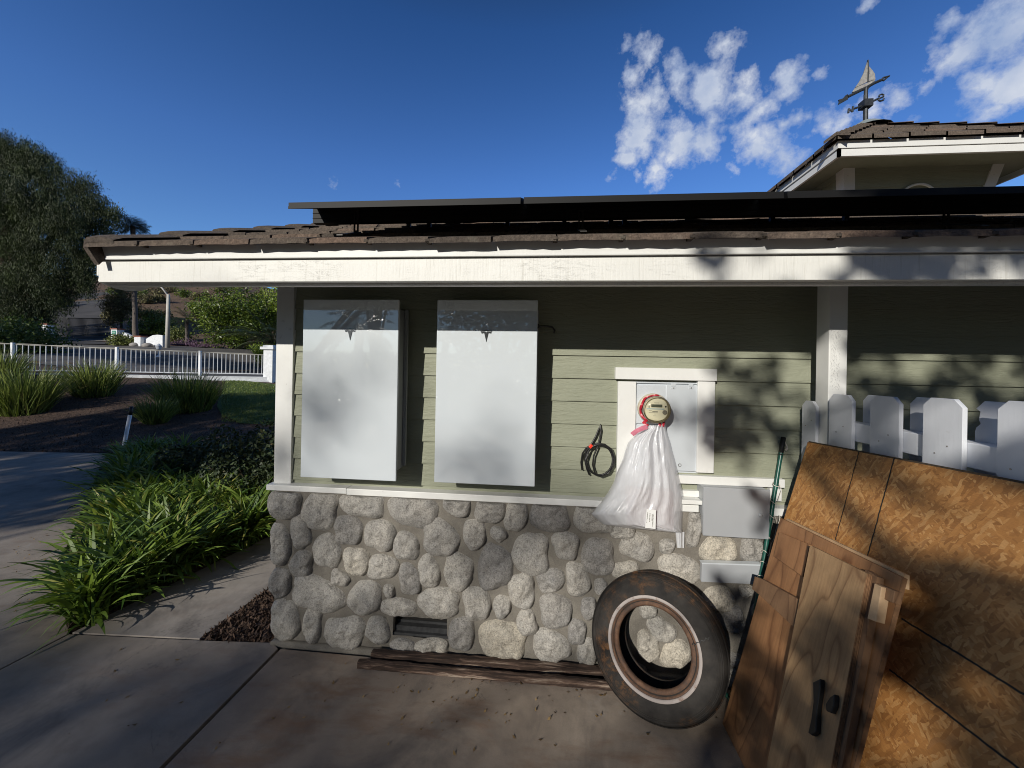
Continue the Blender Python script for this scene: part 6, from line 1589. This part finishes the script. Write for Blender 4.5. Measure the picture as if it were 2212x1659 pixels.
mark(DARK, -.12, 1592, 1320, (.09, .15), 1.0)
def gm(L_, px, py, r_, w=1.0, lift=0.0):
    p = ground_hit(px, py); a, b = ab((p.x, p.y, p.z + lift)); L_.append((a, b, r_[0], r_[1], w))
for px, py, r_, w, l in ((200, 835, (1.3, .50), 1, .35), (190, 800, (1.3, .3), 1, .2), (60, 800, (1.2, .2), .9, .45), (400, 830, (1.3, .12), .6, .55), (545, 845, (1.4, .45), .95, 0), (230, 868, (1.0, .08), .5, 0), (40, 1110, (1.3, .035), .9, 0), (90, 1150, (1.2, .04), .9, 0), (30, 1175, (1.0, .07), .9, 0), (110, 1205, (.8, .10), .8, 0), (230, 1095, (.6, .04), .7, 0)): gm(LIT, px, py, r_, w, l)
for q, r_ in ((( -2.6, .6), (.9, .28)), ((-3.5, .75), (1.0, .35)), ((-2.2, 1.1), (.8, .3)), ((-4.3, .9), (.7, .25)), ((-3.0, .3), (.9, .12))): LIT.append((*q, *r_, .62))

def density(a, b):
    n = .5 * mnoise.noise(Vector((a * 1.1, b * 1.6, 0))) + .3 * mnoise.noise(Vector((a * 2.9, b * 3.6, 4)))
    s = lambda x, w: min(1, max(0, .5 + x / w))
    low = s(-.06 - b + n * .12, .16) * s(a - 1.1, .5)                                   # the ground in front of the wall
    right = s(a - 1.70 + n * .30, .3) * s(2.75 - b + n * .2, .3) * .92
    left = s(-4.7 - 1.6 * s(1.35 - b, .5) - a + n * .8, .8) * s(6.0 - b + n * .5, .5)
    far = s(-11 - a, 3) * s(b - 8.2 + n * .4, .4) * s(9.9 - b + n * .5, .5)
    d = max(low, right, left, far)
    for x, y, rx, ry, w in DARK:
        q = ((a - x) / rx) ** 2 + ((b - y) / ry) ** 2
        if q < 5: d = max(d, w * math.exp(-q * .8))
    for x, y, rx, ry, w in LIT:
        q = ((a - x) / rx) ** 2 + ((b - y) / ry) ** 2
        if q < 6: d *= 1 - w * math.exp(-(q * .75) ** 1.5)
    return max(d, .95 * s(-5.0 - a + n, .6) * s(a + 12 + n, .6) * s(b - 5.8, .5) * s(11 - b + n * 2, 1))

def shade_tree(label, a0, a1, b0, b1, s0, s1, size, tau, trunk_x, trunk_y, trunk_r, dens=None):  # crown leaves placed by the shade map to cast the wanted shadows
    asp = .55; per = tau / (size * size * asp * .5 * .5)
    n = int((a1 - a0) * (b1 - b0) * per)
    A, B, S, K = rng.uniform(a0, a1, n), rng.uniform(b0, b1, n), rng.uniform(s0, s1, n), rng.random(n)
    C = [(a - .46 * s, -s, b + .44 * s) for a, b, s, k in zip(A, B, S, K) if k < (dens or density)(a, b) and b + .44 * s > .6]
    C = np.array(C)
    top = Vector((float(C[:, 0].mean()), float(C[:, 1].mean()), float(C[:, 2].mean())))
    t = thing('unseen_shade_tree', (trunk_x, trunk_y, 0), label, 'tree')
    V, Fq = leaf_quads(C, size * rng.uniform(.8, 1.2, len(C)), asp)
    np_mesh('crown', V, Fq, M['shade_leaf'], t, np.repeat(rng.uniform(0, .9, len(C)), 4))
    zt = float(np.percentile(C[:, 2], 60))
    def tr(b):
        base = Vector((trunk_x, trunk_y, -.1)); b.tube([base, Vector((trunk_x, trunk_y, 1.4)), Vector((trunk_x + .1, trunk_y, zt * .55))], [trunk_r * 1.3, trunk_r, trunk_r * .8], 10)
        ok = C[C[:, 2] < zt]
        for k in range(9):
            q = Vector(ok[(k * 997) % len(ok)]); b.tube([Vector((trunk_x, trunk_y, 1.3)), Vector((trunk_x, trunk_y, zt * .5)) * .5 + q * .5, q], [trunk_r * .5, trunk_r * .25, .015], 6)
    part('trunk', M['trunk'], t, tr, smooth=True)
def density_far(a, b):
    d = 0.0
    for x, y, rx, ry, w in FAR:
        q = ((a - x) / rx) ** 2 + ((b - y) / ry) ** 2
        if q < 6: d = max(d, w * math.exp(-q * .7))
    n = .5 * mnoise.noise(Vector((a * 1.1, b * 1.6, 0)))
    low = min(1, max(0, .5 + (-.06 - b + n * .10) / .2)) * min(1, max(0, .5 + (1.3 - a) / .5)) * .92
    for x, y, rx, ry, w in LIT:
        q = ((a - x) / rx) ** 2 + ((b - y) / ry) ** 2
        if q < 6: low *= 1 - w * math.exp(-(q * .75) ** 1.5)
    return max(d, low)
shade_tree('unseen broad leaved tree behind the viewer, crown shaped to dapple the yard', -4.8, 1.2, -1.0, 1.8, 11.5, 15.5, .17, 2.6, -10.5, -13, .12)
shade_tree('unseen leaf crown added far behind the viewer for soft shade', -4.8, 1.5, -1.0, 2.0, 25, 31, .14, 2.0, -14, -28, .25, density_far)  # added at long range so its shade falls with soft edges
shade_tree('unseen broad leaved tree behind the viewer, crown shaped to dapple the boards', 1.0, 5.5, -1.1, 3.1, 6.5, 11, .16, 3.4, -1.4, -9.5, .2)
shade_tree('unseen tall tree behind the viewer, crown shaped to shade the left drive', -15.5, -4.0, -1.5, 6.8, 9, 15, .30, 2.4, -15, -12, .3)
shade_tree('unseen lofty tree added on the left behind the viewer to block sky light', -12.5, -4.8, 5.5, 11.5, 9, 14, .34, 2.2, -13, -10.5, .35)  # added out of view to hold back sky fill from the left
shade_tree('unseen lofty tree added on the right behind the viewer to block sky light', 5.0, 14, -1, 10, 6, 12, .34, 2.2, 5, -9, .35)  # added out of view to hold back sky fill from the right
shade_tree('unseen very tall tree far left behind the viewer, crown shaped to shade the street', -42, -11, 7.8, 10.6, 9, 16, .5, 2.2, -30, -13, .45)
palm('garden_palm', 'feather palm behind the viewer, mirrored in the left battery', (-7.4, -12.5, 0), (-7.4, -12.5, 3.3), 1.7, 34, width=.5, elr=(-.3, 1.2), droop=1.2, trunk_r=.18, nl=30)
palm('garden_palm', 'second feather palm behind the viewer, mirrored beside the first', (-4.2, -13.5, 0), (-4.2, -13.5, 3.2), 1.6, 30, width=.45, elr=(-.2, 1.2), droop=1.2, trunk_r=.16, nl=28)

def back_hedge():  # added out of view, cuts the horizon glow reaching the wall
    t = thing('added_hedge', (0, -17, 0), 'unseen long hedge added behind the viewer to block low sky light', 'hedge')
    n = 26000; C = np.stack([rng.uniform(-26, 20, n), -17 + rng.normal(0, .45, n), rng.random(n) ** .8 * 2.6], 1)
    V, Fq = leaf_quads(C, .26 * rng.uniform(.7, 1.2, n), .6); np_mesh('foliage', V, Fq, M['ficus'], t, np.repeat(rng.uniform(0, .8, n), 4))
back_hedge()
